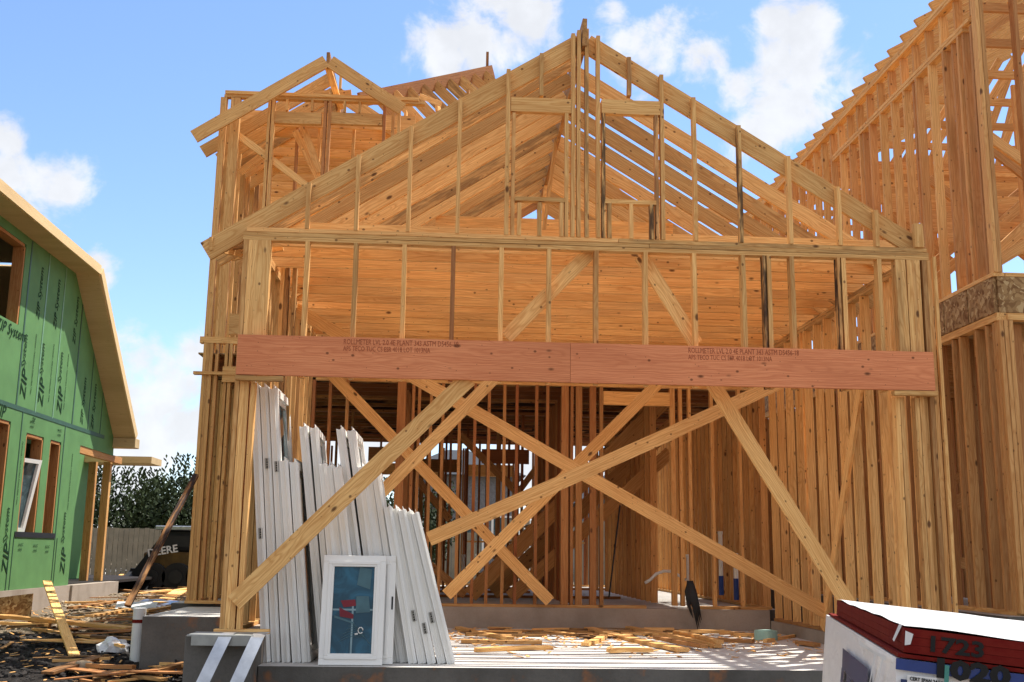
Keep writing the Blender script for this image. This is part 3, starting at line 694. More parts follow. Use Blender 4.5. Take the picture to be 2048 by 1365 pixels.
for p, q in (((NX+.1, 11.0, 5.8), (NX+1.2, 11.0, 5.0)), ((NX+.1, 11.3, 4.6), (NX+1.2, 11.3, 4.3)), ((NX+.1, 10.9, 4.0), (NX+1.1, 10.9, 4.6)), ((NX+.05, 10.6, 3.3), (NX+1.2, 10.6, 2.7)), ((NX+.2, 14, 2.3), (NX+1.6, 14, 1.5)), ((NX+.2, 14, 1.4), (NX+1.6, 14, 2.3)), ((NX+.1, 12, 1.6), (NX+1.5, 12, 2.1)), ((NX+.1, 12, 1.0), (NX+1.5, 12, .7))):
    H.b('diagonal_brace', p, q, .12, T, ZN, reds())
for i in range(44): H.b('stud', (NX+1.5, NY+.25+.21*i, ZB), (NX+1.5, NY+.25+.21*i, ZT-.1), W4, T, XN, (rnd.uniform(.0, .4), rnd.uniform(.3, .8), 0))
H.finish()

# ------------------------------------------------------------------ green sheathed house at the left
gx_ = -7.0
gr = empty('sheathed_house', (-7.0, 19, .3), 'green sheathed house with cream rake boards and open window holes on a concrete footing', 'house')
def polywall(name, pts, holes, x, th, mat, parent):
    """pts in (y, z); wall in the plane X = x facing +X"""
    loops = [[Vector((p[0], p[1], 0)) for p in lp] for lp in [pts]+holes]
    tri = tessellate_polygon(loops); flat = [v for lp in loops for v in lp]
    mb = MB(); n = len(flat)
    vs = [(x, v.x, v.y) for v in flat]+[(x-th, v.x, v.y) for v in flat]; fs = []
    for t in tri:
        a, b, c = [Vector(vs[i]) for i in t]
        t = t if (b-a).cross(c-a).x > 0 else t[::-1]
        fs.append(tuple(t)); fs.append(tuple(i+n for i in t[::-1]))
    k = 0
    for lp in loops:
        m_ = len(lp)
        for i in range(m_): j = (i+1) % m_; fs.append((k+i, k+j, k+n+j, k+n+i))
        k += m_
    mb.add(vs, fs); return mb.build(name, mat, parent)
def G(px, py, x=gx_): p = at_x(px, py, x); return (p.y, p.z)
def eave(px, py): return G(px, py, gx_)
yN = 12.0
c1 = G(152, 547); c0 = G(0, 430); c2 = G(228, 878)
s0 = (c1[1]-c0[1])/(c1[0]-c0[0]); zN = c0[1]+s0*(yN-c0[0])
yW = G(142, 1100)[0]                    # end of the lower wall
zS = G(170, 893)[1]
outer = [(yN, .3), (yW, .3), (yW, zS), (G(228, 893)[0], zS-.02), c2, c1, (yN, zN)]
h1 = [G(-14, 628), G(38, 650), G(50, 478), G(0, 452)]
wz0 = G(60, 1068)[1]; wz1 = G(60, 867)[1]; ya, yb, yc_, yd = G(40, 1000)[0], G(76, 1000)[0], G(90, 1000)[0], G(112, 1000)[0]
h1 = [(G(-30, 600)[0], G(20, 641)[1]), (G(42, 600)[0], G(20, 641)[1]), (G(42, 600)[0], G(20, 465)[1]), (G(-30, 600)[0], G(20, 465)[1])]
h2 = [(ya, wz0), (yb, wz0), (yb, wz1), (ya, wz1)]; h3 = [(yc_, wz0), (yd, wz0), (yd, wz1), (yc_, wz1)]
h4 = [(G(-60, 1000)[0], .45), (G(6, 1000)[0], .45), (G(6, 1000)[0], wz1+.1), (G(-60, 1000)[0], wz1+.1)]
wl = polywall('wall', outer, [h1, h2, h3, h4], gx_, .12, M['green'], gr)
# recessed porch wall and posts
porch = MB(); porch.box(-8.3, -8.2, yW+.02, 26.1, .3, 3.3); porch.box(-8.2, -7.13, yW-.1, yW-.01, .3, zS); porch.build('porch_wall', M['green'], gr)
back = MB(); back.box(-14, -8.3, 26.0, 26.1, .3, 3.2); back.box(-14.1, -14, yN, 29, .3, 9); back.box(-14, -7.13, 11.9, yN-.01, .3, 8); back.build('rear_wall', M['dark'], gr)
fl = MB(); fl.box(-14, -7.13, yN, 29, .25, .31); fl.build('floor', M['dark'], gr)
for i, (px, r) in enumerate(((178, .3), (207, .1))):
    p = at_y(px, 1030, 23.9+.0*i); MBp = MB(); MBp.board((p.x, 23.9, .3), (p.x, 23.9, zS-.12), .15, .13, XN, (.55, r, 0)); MBp.build('porch_post', M['pine'], gr)
mb = MB(); mb.board((gx_-.06, yW, zS-.07), (gx_-.06, 24.1, zS-.07), .14, .1, ZN, (.5, .4, 0)); mb.build('porch_beam', M['pine'], gr)
# soffit and rake boards, each real thickness, .4 m out from the wall
def rake(a, b_, t0=.0, t1=.12):
    (ya_, za), (yb_, zb_) = a, b_
    d = Vector((0, yb_-ya_, zb_-za)).normalized(); n = Vector((0, -d.z, d.y)); n = n if n.z > 0 else -n
    mb = MB()
    vs = []
    for x in (gx_, gx_+.42):
        for (yy, zz) in ((ya_, za), (yb_, zb_)):
            for t in (t0, t1): vs.append(Vector((x, yy, zz))+n*t)
    return vs, [(0, 1, 3, 2), (4, 6, 7, 5), (0, 2, 6, 4), (1, 5, 7, 3), (0, 4, 5, 1), (2, 6, 7, 3)][:6]
for a, b_ in (((yN, zN), c1), (c1, c2)):
    mb = MB(); vs, fs = rake(a, b_); fs = [(0, 1, 3, 2), (4, 6, 7, 5), (0, 2, 6, 4), (1, 5, 7, 3), (0, 4, 5, 1), (2, 3, 7, 6)]
    mb.add(vs, fs); mb.build('rake_soffit', M['ply'], gr)
    d = Vector((0, b_[0]-a[0], b_[1]-a[1])).normalized(); n = Vector((0, -d.z, d.y)); n = n if n.z > 0 else -n
    mb = MB(); mb.board(Vector((gx_+.44, a[0], a[1]))+n*.11, Vector((gx_+.44, b_[0], b_[1]))+n*.08, .17, .035, n, (.9, 0, 0)); mb.build('fascia_board', M['ply'], gr)
    mb = MB(); q = Vector((gx_-2.9, 0, 0))
    mb.board(Vector((gx_-3.4, a[0], a[1]))+n*.2, Vector((gx_-3.4, b_[0], b_[1]))+n*.2, 7.6, .05, XN, (.6, 0, 0), bow=0); mb.build('roof', M['ply'], gr)
mb = MB(); mb.box(gx_-.2, gx_+.46, c2[0]-.05, c2[0]+.28, c2[1]-.18, c2[1]+.02); mb.build('eave_return', M['ply'], gr, bevel=.01)
mb = MB(); mb.box(gx_-1.6, gx_+.3, 25.3, 26.2, zS-.02, zS+.13); mb.build('porch_fascia', M['ply'], gr)
# footing
ft = MB(); ft.box(-14, -6.97, yN, yW+.05, -.7, .297); ft.box(-14, -6.93, yW+.055, 24.3, -.7, .295); ft.build('footing', M['curb'], gr)
# window frames (raw timber) in the holes
def holeframe(h, wdt=.1):
    y0, z0 = h[0]; y1, z1 = h[2]
    for p, q in (((y0, z0), (y0, z1)), ((y1, z0), (y1, z1)), ((y0, z1), (y1, z1))):
        mb = MB(); off = .03
        yy0 = p[0]+(off if p[0] == y0 else -off); yy1 = q[0]+(off if q[0] == y0 else -off)
        if p[1] == q[1]: mb.board((gx_-.1, p[0]+.05, z1-off), (gx_-.1, q[0]-.05, z1-off), .18, .05, XN, (.4, .6, 0))
        else: mb.board((gx_-.1, yy0, p[1]), (gx_-.1, yy1, q[1]-.05), .18, .05, XN, (.45, .6, 0))
        mb.build('window_buck', M['pine'], gr)
for h in (h1, h2, h3, h4): holeframe(h)
mb = MB(); mb.box(gx_-.02, gx_+.012, ya-.1, yd+.1, wz0-.06, wz0+.03); mb.build('sill_flashing', M['black'], gr)
# seams taped over, and the printing along each sheet
def seam(p, q, wd=.035, mat='tape'):
    mb = MB(); mb.board((gx_+.004, *p), (gx_+.004, *q), wd, .006, (0, -(q[1]-p[1]), q[0]-p[0]), bow=0); mb.build('seam_tape', M[mat], gr)
zJ = G(149, 852)[1]
def ztop(y_): return (c0[1]+s0*(y_-c0[0]) if y_ < c1[0] else c1[1]+(c2[1]-c1[1])/(c2[0]-c1[0])*(y_-c1[0]))
M['tapelt'] = simple('pale_green_tape', (.16, .33, .15), .4, .5, .15, 8)
for px in (33, 72, 108, 148, 180, 205): 
    yy = G(px, 800)[0]; seam((yy, zJ), (yy, ztop(yy)-.02), .05 if px < 150 else .03, 'tapelt' if px in (72, 108) else 'tape')
seam((yN, zJ-.02), (yW+1.4, zJ-.02), .075); 
for px in (28, 117): yy = G(px, 1000)[0]; seam((yy, .3), (yy, zJ), .03)
for px, a, b_ in ((25, 1070, 1160), (112, 1070, 1160)): yy = G(px, 1100)[0]; seam((yy, .3), (yy, wz0-.05), .025)
def gtext(body, px, py, size, up=True, wallx=gx_+.0075, x=None):
    p = at_x(px, py, wallx)
    mw = frm(p, (0, 0, 1) if up else (0, 1, 0), (0, -1, 0) if up else (0, 0, 1))
    return text(body, M['ink'], wl, size, mw, shear=.25)
for px, y0 in ((50, 800), (85, 815), (122, 830), (14, 1150), (128, 1150)):
    gtext('ZIP', px, y0, .34); gtext('System', px-1, y0-62, .2)
for px, y0 in ((78, 640), (112, 660), (150, 690), (165, 850), (186, 860)): gtext('ZIP System', px, y0, .2)
for px, y0 in ((62, 790), (98, 805), (34, 1010), (136, 1020), (128, 820)): gtext('WALL SHEATHING STRUCTURAL 1 EXPOSURE', px, y0, .05)
gtext('ZIP System', -8, 655, .26, False); gtext('ZIP', -12, 830, .3, False); gtext('ZIP', 64, 842, .1, False)
for px, py in ((36, 1092), (66, 1094), (90, 1096), (60, 845), (115, 862)): gtext('16 O.C.', px, py, .07, False); gtext('6 EDGE', px, py+9, .05, False)
# loose white window frame standing in the first hole
def ring(mb, o, ux, uz, w_, h_, b, d, n):
    """rectangular ring; o corner, ux/uz unit axes, bar width b, depth d along n"""
    o, ux, uz, n = map(Vector, (o, ux, uz, n))
    for (a0, a1, c0_, c1_) in ((0, w_, 0, b), (0, w_, h_-b, h_), (0, b, b, h_-b), (w_-b, w_, b, h_-b)):
        vs = [o+ux*a+uz*c+n*k for a in (a0, a1) for c in (c0_, c1_) for k in (0, d)]
        mb.add(vs, [(0, 1, 3, 2), (4, 6, 7, 5), (0, 4, 5, 1), (2, 3, 7, 6), (0, 2, 6, 4), (1, 5, 7, 3)])
t = empty('window_unit', (gx_+.02, ya+.2, wz0+.05), 'narrow white window frame leaning in a hole of the green wall', 'window')
mb = MB(); ring(mb, (gx_-.25, ya-.05, wz0+.03), (.25, .97, 0), (.1, .13, .98), .55, 1.25, .07, .06, (.97, -.2, -.1)); mb.build('frame', M['vinyl'], t)
mb = MB(); o_ = Vector((gx_-.22, ya, wz0+.1)); mb.add([o_, o_+Vector((.12, .45, 0)), o_+Vector((.23, .6, 1.15)), o_+Vector((.11, .15, 1.15))], [(0, 1, 2, 3)]); mb.build('pane', M['dglass'], t)

# ------------------------------------------------------------------ white window units leaning in the opening
M['tag'] = simple('grey_paper_tag', (.30, .29, .26), .6)
def window_unit(xb, yf, h, lean, dep, th, label, grp, yaw=0., sticker=None):
    """stands on edge, its plane running away from the camera; xb/yf = foot of the near jamb"""
    root = empty('window_unit', (xb, yf, .004), label, 'window', grp, (0, -lean, yaw)); local(root)
    f = MB(); ring(f, (-th/2, 0, 0), (0, 1, 0), (0, 0, 1), dep, h, .075, th, (1, 0, 0))
    # ridges along the jamb edges, and the nailing fin
    for xx, ww in ((-th*.5, .014), (th*.02, .03)):
        ring(f, (xx, -.007, -.004), (0, 1, 0), (0, 0, 1), dep+.014, h+.010, .02, ww, (1, 0, 0))
    f.build('frame', M['vinyl'], root, loc=(0, 0, 0), bevel=.002)
    n = MB(); ring(n, (th*.14, -.036, -.0), (0, 1, 0), (0, 0, 1), dep+.07, h+.034, .05, .003, (1, 0, 0)); n.build('nailing_fin', M['vinyl'], root, loc=(0, 0, 0))
    s = MB(); ring(s, (-th*.22, .075, .075), (0, 1, 0), (0, 0, 1), dep-.15, h-.15, .045, th*.4, (1, 0, 0)); s.build('sash', M['vinyl'], root, loc=(0, 0, 0))
    p = MB(); p.box(-.006, .006, .12, dep-.12, .12, h-.12); p.build('pane', M['dglass'], root, loc=(0, 0, 0))
    if sticker:
        q = MB(); q.box(-.018, .018, -.0125, -.0098, sticker, sticker+.10); q.build('paper_tag', M['tag'], root, loc=(0, 0, 0))
        q = MB()
        for k in range(4): q.box(-.009+.001*k, .006-.002*(k % 2), -.0133, -.0127, sticker+.01+.022*k, sticker+.022+.022*k)
        q.build('tag_print', M['blackink'], root, loc=(0, 0, 0))
    return root
ORD = ['first', 'second', 'third', 'fourth', 'fifth', 'sixth', 'seventh']
def row(xs_bot, xs_top, ytop, Yf, dep, lab, grp, st=None):
    for i, (xb, xt) in enumerate(zip(xs_bot, xs_top)):
        Y = Yf+.02*(i % 2)
        b0 = at_z(xb, 1312, .0); b0 = at_y(xb, 1312, Y)
        t0 = at_y(xt, ytop+(i*3), Y)
        lean = math.atan2(b0.x-t0.x, t0.z); h = t0.z/math.cos(lean)-.02
        window_unit(b0.x, Y, h, lean, dep, .078, lab % ORD[i], grp, rnd.uniform(-.03, .03), (st or {}).get(i))
row([533, 553, 573], [509, 528, 546], 768, 10.32, .8, 'tall white window unit, %s from the left in the tallest leaning group', 'white window units leaning in the garage opening', {0: 1.1, 1: 1.75, 2: 1.72})
row([594, 613], [567, 587], 918, 10.30, .7, 'white window unit, %s of the pair just right of the tallest group', 'white window units leaning in the garage opening')
row([648, 668], [606, 628], 850, 10.42, .8, 'tall white window unit, %s of the pair in the second tall group', 'white window units leaning in the garage opening')
row([684, 702, 720], [645, 660, 674], 925, 10.33, .7, 'white window unit, %s of three behind the small front window', 'white window units leaning in the garage opening')
row([742, 763], [680, 702], 855, 10.45, .8, 'tall white window unit, %s of the pair in the third tall group', 'white window units leaning in the garage opening')
row([775, 793, 809], [722, 738, 750], 930, 10.40, .7, 'white window unit, %s of three between the third tall group and the short ones', 'white window units leaning in the garage opening')
row([826, 845, 864, 884, 903], [775, 789, 803, 816, 829], 1011, 10.3, .62, 'short white window unit, %s from the left in the short leaning group', 'white window units leaning in the garage opening', {1: .38, 2: .27, 3: .37})
# small framed window facing the street
def front_window(px0, px1, pyb, pyt, Y, label, back=.12, full=True, yaw=0):
    a = at_y(px0, pyb, Y); b_ = at_y(px1, pyb, Y); top = at_y(px0, pyt, Y+back)
    wd = b_.x-a.x; h = math.hypot(top.z-.0, back)
    root = empty('framed_window', (a.x, Y, .005), label, 'window', None, (-math.atan2(back, top.z), 0, yaw)); local(root)
    m1 = MB(); ring(m1, (0, 0, 0), (1, 0, 0), (0, 0, 1), wd, h, .055, .06, (0, 1, 0)); m1.build('frame', M['vinyl'], root, loc=(0, 0, 0), bevel=.004)
    m1 = MB(); ring(m1, (.05, -.012, .05), (1, 0, 0), (0, 0, 1), wd-.1, h-.1, .03, .03, (0, 1, 0)); ring(m1, (.078, -.004, .078), (1, 0, 0), (0, 0, 1), wd-.156, h-.156, .022, .03, (0, 1, 0)); m1.build('sash', M['vinyl'], root, loc=(0, 0, 0), bevel=.004)
    m1 = MB(); m1.box(.098, wd-.098, .02, .026, .098, h-.098); m1.build('pane', M['glass'], root, loc=(0, 0, 0))
    if full:
        M['muntin'] = simple('tinted_grid_bar', (.24, .36, .40), .4)
        m1 = MB(); m1.box(wd/2-.008, wd/2+.008, .016, .0195, .1, h*.58); m1.box(.1, wd-.1, .0155, .019, h*.5-.008, h*.5+.008); m1.build('grid_bar', M['muntin'], root, loc=(0, 0, 0))
        m1 = MB(); m1.add([(.17, .0145, .56), (.30, .0145, .57), (.31, .0145, .515), (.2, .0145, .5)], [(0, 1, 2, 3)]); m1.add([(.16, .0145, .50), (.29, .0145, .44), (.29, .0145, .40), (.17, .0145, .42)], [(0, 1, 2, 3)]); m1.build('sticker', M['red'], root, loc=(0, 0, 0))
        M['reflect'] = simple('painted_glass_reflection', (.075, .16, .19), .5)  # pale colour standing in for reflections on the glass
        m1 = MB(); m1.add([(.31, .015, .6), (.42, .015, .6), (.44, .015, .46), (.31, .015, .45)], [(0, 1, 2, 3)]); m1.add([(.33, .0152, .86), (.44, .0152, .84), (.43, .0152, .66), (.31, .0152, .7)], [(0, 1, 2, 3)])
        m1.add([(.12, .0152, .43), (.3, .0152, .37), (.3, .0152, .355), (.12, .0152, .41)], [(0, 1, 2, 3)]); m1.build('painted_reflection_patch', M['reflect'], root, loc=(0, 0, 0))  # pale patches painted as reflections in the pane
        m1 = MB(); pts = [(wd*.64+.022*math.cos(k*math.tau/10), .008, .30+.026*math.sin(k*math.tau/10)) for k in range(10)]; m1.tube(pts, .0055, 6); m1.tube([(wd*.6, .008, .27), (wd*.55, .006, .265)], .008, 6); m1.build('latch_ring', M['pvc'], root, loc=(0, 0, 0), smooth=True)
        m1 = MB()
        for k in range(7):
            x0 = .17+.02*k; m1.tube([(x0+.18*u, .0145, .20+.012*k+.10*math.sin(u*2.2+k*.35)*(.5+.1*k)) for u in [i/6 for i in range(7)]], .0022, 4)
        m1.build('painted_reflection_arcs', M['reflect'], root, loc=(0, 0, 0))  # thin pale tubes shaped as arcs of reflected packaging
    else:
        m1 = MB(); m1.box(wd-.03, wd-.015, -.003, 0, h*.5, h*.62); m1.build('paper_tag', M['blackink'], root, loc=(0, 0, 0))
    return root
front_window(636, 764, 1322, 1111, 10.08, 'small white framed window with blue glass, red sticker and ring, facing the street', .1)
front_window(690, 785, 1322, 1112, 10.19, 'white framed window mostly hidden behind the small blue glass window', .09, False)
# ------------------------------------------------------------------ wrapped sheet stack, lower right
B0 = Vector((1.56, 3.7, .775)); ax = Vector((.966, -.255, -.10)).normalized(); ay = Vector((.245, .945, 0)); ay = (ay-ax*ay.dot(ax)).normalized(); az = ax.cross(ay)
def stk(a, b, c): return B0+ax*a+ay*b+az*c
def sbox(mb, a0, a1, b0, b1, c0_, c1_, mi=0, wob=0):
    vs = [stk(a, b, c) for a in (a0, a1) for b in (b0, b1) for c in (c0_, c1_)]
    fs = [(0, 1, 3, 2), (4, 6, 7, 5), (0, 4, 5, 1), (2, 3, 7, 6), (0, 2, 6, 4), (1, 5, 7, 3)]
    k = len(mb.f); mb.add(vs, fs); 
    for i in range(6): mb.mi[k+i] = mi
SWd, SLn = 1.3, 2.46
ps = empty('sheet_stack', stk(0, 0, -1.2), 'stack of red edged sheets with pale dusty top, marked 1723 in black', 'sheet stack'); 
mb = MB()
n1_, n2_ = 26, 40
gv = [(a*SWd/n1_, b*SLn/n2_) for b in range(n2_+1) for a in range(n1_+1)]
mb.add([stk(a, b, .0035+.006*noise.noise(Vector((a*4, b*2.5, 0)))) for a, b in gv], [(j*(n1_+1)+i, j*(n1_+1)+i+1, (j+1)*(n1_+1)+i+1, (j+1)*(n1_+1)+i) for j in range(n2_) for i in range(n1_)])
mb.build('top_sheet', M['dust'], ps, smooth=True)
for k in range(3):
    mb = MB(); e = .004*rnd.random(); z1 = -.003-.027*k; sbox(mb, e, SWd, e, SLn-.004*k, z1-.0262, z1); mb.build('sheet', M['redpaint'], ps)
mb = MB(); sbox(mb, -.018, SWd, -.012, SLn+.25, -.1, -.088); mb.build('sheet', M['redpaint'], ps)
wp = empty('wrapped_sheet_pack', stk(0, 0, -1.3), 'white and navy plastic wrapped sheet pack under the red edged sheets', 'wrapped pack')
mb = MB()
# wrap: gridded faces with soft folds
def sheetgrid(mb, o, u, v, nu, nv, amp, nrm_):
    k = []
    for j in range(nv+1):
        for i in range(nu+1):
            p = o+u*(i/nu)+v*(j/nv); e = min(i, nu-i, 3)/3*min(j, nv-j, 3)/3
            k.append(p+nrm_*amp*e*(noise.noise(p*2.3)+.5*noise.noise(p*7)))
    mb.add(k, [(j*(nu+1)+i, j*(nu+1)+i+1, (j+1)*(nu+1)+i+1, (j+1)*(nu+1)+i) for j in range(nv) for i in range(nu)])
o_ = stk(-.02, -.012, -1.3)
Lh, Ww, Dd = az*1.195, ax*(SWd+.06), ay*(SLn+.4)
sheetgrid(mb, o_, Ww, Lh, 40, 30, .012, -ay); sheetgrid(mb, o_+Dd, -Dd, Lh, 60, 30, .014, -ax); sheetgrid(mb, o_+Lh, Ww, Dd, 20, 30, .004, az)
sheetgrid(mb, o_+Ww, Dd, Lh, 10, 10, 0, ax); sheetgrid(mb, o_+Dd+Ww, -Ww, Lh, 10, 10, 0, ay)
mb.build('plastic_wrap', M['wrap'], wp, smooth=True)
mb = MB(); sbox(mb, -.024, SWd+.05, -.0265, -.021, -.14, -.104); mb.build('blue_band', M['wrapblue'], wp)
fy = -.032
mw = lambda a, c, f=fy: frm(stk(a, f, c), ax, az)
text('1723', M['blackink'], ps, .07, mw(.07, -.068, -.0015), 'marker_number', bold=.002, sx=1.35)
text('1020', M['blackink'], wp, .082, mw(.085, -.145), 'marker_number', bold=.004, sx=1.5)
text('n', M['navy'], wp, .14, mw(-.012, -.235), 'printed_letter', bold=.004)
text('n', M['navy'], wp, .14, mw(.32, -.29), 'printed_letter', bold=.004)
mb = MB(); sbox(mb, .128, .142, -.036, -.033, -1.2, -.105); mb.build('strap', M['teal'], wp)
lb = MB(); lb.add([stk(.012, fy-.002, -.152), stk(.105, fy-.002, -.15), stk(.10, fy-.002, -.36), stk(.02, fy-.002, -.35)], [(3, 2, 1, 0)]); lb = lb.build('shipping_label', M['white'], wp)
for i, (tx, sz) in enumerate((('CERT SPAN 24/16', .016), ('PRODUCT WEST', .013), ('THERM 2.0 DOC', .013), ('WEX 0 LW LN', .015), ('WD 0120 C018', .014), ('MADE IN USA', .012), ('00120', .024))):
    text(tx, M['blackink'], lb, sz, mw(.02+.004*(i % 2), -.168-.021*i, fy-.0035), 'label_print', bold=.0004, sx=.85)
# torn pale tape on the long side and navy logo: an open block arch
def side(b, c, f=-.064): return stk(f-.006, b, c)
lg = MB()
def poly(mb, pts): mb.add([side(b, c, -.032) for b, c in pts], [tuple(range(len(pts)))])
poly(lg, [(1.6, -.20), (.6, -.20), (.58, -.31), (1.58, -.29)]); poly(lg, [(1.6, -.29), (1.74, -.68), (1.6, -.68), (1.48, -.29)]); poly(lg, [(1.36, -.295), (1.4, -.68), (1.12, -.68), (1.16, -.30)]); poly(lg, [(.76, -.31), (.58, -.31), (.54, -.68), (.70, -.68)])
lg.build('printed_logo', M['navy'], wp)
tp = MB()
for a in ((.95, -.115, .9, -.135, .1, -.11, .1, -.125), (.42, -.12, .36, -.125, .52, -.26, .54, -.262), (.2, -.125, .16, -.125, .3, -.24, .31, -.24)):
    tp.add([side(a[i], a[i+1], -.033) for i in (0, 2, 4, 6)], [(0, 1, 2, 3)])
tp.build('torn_tape', M['white'], wp)
mb = MB(); mb.add([stk(-.004, .02, .004), stk(-.004, .09, .004), stk(-.012, .17, -.055), stk(-.012, .13, -.06)], [(0, 1, 2, 3)]); mb.add([stk(.004, -.003, -.012), stk(.03, -.003, -.02), stk(.022, -.005, -.055), stk(.004, -.004, -.06)], [(0, 1, 2, 3)]); mb.build('torn_paper', M['white'], ps)

# ------------------------------------------------------------------ things lying about
def gp(px, py, off=0., base=None):
    z = 0. if base is not None else -.3
    if base is not None: return at_z(px, py, base+off)
    for _ in range(12): p = at_z(px, py, z+off); z = .6*gh(p.x, p.y)+.4*z
    p = at_z(px, py, z+off); return p
def tw():
    k = rnd.choice(('pale', 'tan', 'reddish', 'grey stained', 'dark ended'))
    return k, {'pale': (1, 0, 0), 'tan': (.6, .1, 0), 'reddish': (.4, .7, 0), 'grey stained': (.1, .1, .5), 'dark ended': (.2, .3, .8)}[k]
TONES = {'pale': (.95, 0, 0), 'tan': (.65, .1, 0), 'brown': (.3, .5, .1), 'dark': (.02, .5, .6), 'any': None}
def scrap(a, b_, w_, t_, label, base=None, za=.02, zb=.02, tn='tan', name='scrap_board', cat='board', grp=None, mat='pine', n=ZN, flat=True):
    p = gp(*a, za, base); q = gp(*b_, zb, base)
    if (q-p).length > 4.5: q = p+(q-p).normalized()*4.5
    nn = (q-p).cross(Vector(ZN)) if flat else Vector(ZN)
    mb = MB(); mb.board(p, q, w_, t_, nn, TONES[tn], .01)
    return tag(mb.build(name, M[mat], bevel=0), label, cat, grp)
GS = 'scrap lumber scattered on the garage slab'
for args in (((916, 1256), (1022, 1277), .09, 'tan offcut slanting away on the slab just right of the short white windows', .03, 'tan'),
             ((922, 1282), (1084, 1284), .09, 'long tan offcut lying level on the slab, beside the short white windows', .025, 'tan'),
             ((952, 1300), (1102, 1295), .09, 'nearest tan offcut beside the foot of the short white windows', .02, 'pale'),
             ((1178, 1257), (1366, 1300), .14, 'longest plank slanting toward the street in the middle of the slab', .03, 'tan'),
             ((1256, 1255), (1436, 1292), .09, 'long plank slanting beside the longest one, ending in a dark tip', .03, 'tan'),
             ((1217, 1301), (1302, 1300), .13, 'short thick block lying alone at the front middle of the slab', .03, 'pale'),
             ((1170, 1288), (1208, 1272), .09, 'small pale chunk lying left of the longest slanting plank', .03, 'pale'),
             ((1313, 1275), (1408, 1293), .09, 'short dark ended plank between the two slanting planks', .05, 'brown'),
             ((1352, 1264), (1440, 1284), .09, 'thin plank lying crooked over the pile near slab centre right', .07, 'tan'),
             ((1437, 1278), (1507, 1282), .09, 'brown offcut left of the mint foam roll', .03, 'brown'),
             ((1597, 1285), (1634, 1290), .1, 'reddish brown offcut at the foot of the right wall', .03, 'brown'),
             ((912, 1244), (1240, 1253), .14, 'long weathered board lying along the back stem wall', .03, 'brown'),
             ((1236, 1253), (1330, 1250), .14, 'short brown board lying end to end with the long one at the back', .03, 'brown'),
             ((1530, 1282), (1640, 1262), .05, 'thin lath near the mint foam roll', .02, 'pale')):
    scrap(args[0], args[1], args[2], .04, args[3], 0., args[4], args[4], args[5], grp=GS)
for i in range(100):
    px = rnd.uniform(915, 1560); py = rnd.uniform(1246, 1272); ang = rnd.gauss(0, .55); ln = rnd.uniform(.15, .9)
    p = at_z(px, py, .012+.006*(i % 4)); q = p+Vector((math.cos(ang), math.sin(ang), 0))*ln
    if q.x > 4.4 or q.y > 15 or q.y < 10.6: continue
    mb = MB(); mb.board(p, q, rnd.choice((.04, .07, .09)), rnd.choice((.012, .02, .04)), (q-p).cross(Vector(ZN)), (tt := tw())[1], .004)
    zn = ['just right of the short white windows', 'below the diagonal brace foot', 'beside the crumpled white paper', 'behind the longest slanting plank', 'near the hanging black plastic', 'beside the mint foam roll'][min(5, int((px-915)/108))]
    tag(mb.build('wood_offcut', M['pine']), ('long ' if ln > .6 else 'mid length ' if ln > .35 else 'short ')+tt[0]+(' near ' if py > 1259 else ' far ')+'offcut '+zn, 'offcut', 'thin offcuts along the back of the slab')
YS = 'scrap lumber strewn between the two houses'
for a, b_, w_, t_, lab, za, zb, tn in (
    ((149, 1312), (94, 1163), .12, .03, 'pale board standing out of the debris, propped toward the green house', .03, .62, 'pale'),
    ((0, 1232), (262, 1258), .2, .05, 'long brown plank lying right across the yard pile', .12, .1, 'tan'),
    ((0, 1246), (100, 1250), .1, .04, 'pale plank under the long brown plank at the left edge', .06, .06, 'pale'),
    ((70, 1258), (215, 1278), .1, .03, 'thin tan board below the long brown plank', .05, .05, 'tan'),
    ((140, 1216), (230, 1203), .12, .04, 'brown board lying before the green house footing', .06, .08, 'brown'),
    ((178, 1232), (258, 1218), .12, .03, 'tan board slanting beside the white standpipe', .12, .12, 'tan'),
    ((200, 1172), (266, 1138), .1, .03, 'pale plank propped beside the porch posts', .05, .35, 'pale'),
    ((222, 1168), (372, 1175), .15, .05, 'long plank in the far pile near the machine', .08, .08, 'tan'),
    ((240, 1180), (365, 1188), .12, .04, 'brown plank in the far pile below the longest one', .06, .06, 'brown'),
    ((250, 1190), (340, 1180), .1, .03, 'pale plank crossing the far pile', .12, .12, 'pale'),
    ((322, 1205), (366, 1178), .3, .02, 'pale square panel leaning on the far pile', .1, .14, 'pale'),
    ((290, 1222), (372, 1208), .1, .03, 'pale lath lying on the edge of the house platform', .2, .2, 'pale'),
    ((95, 1346), (196, 1314), .16, .03, 'grey brown plank tilted over the soil in the foreground', .05, .12, 'dark'),
    ((172, 1325), (215, 1364), .1, .03, 'pale board end poking toward the camera', .08, .03, 'pale'),
    ((175, 1330), (268, 1334), .07, .04, 'reddish stick lying across the foreground boards', .1, .1, 'brown'),
    ((292, 1325), (400, 1333), .1, .03, 'pale slat beside the metal straps', .05, .05, 'pale'),
    ((215, 1364), (325, 1352), .06, .02, 'thin pale lath at the bottom edge of the yard', .05, .05, 'pale'),
    ((300, 1345), (372, 1328), .14, .05, 'black plank beside the white standpipe foot', .06, .1, 'dark')):
    scrap(a, b_, w_, t_, lab, None, za, zb, tn, grp=YS)
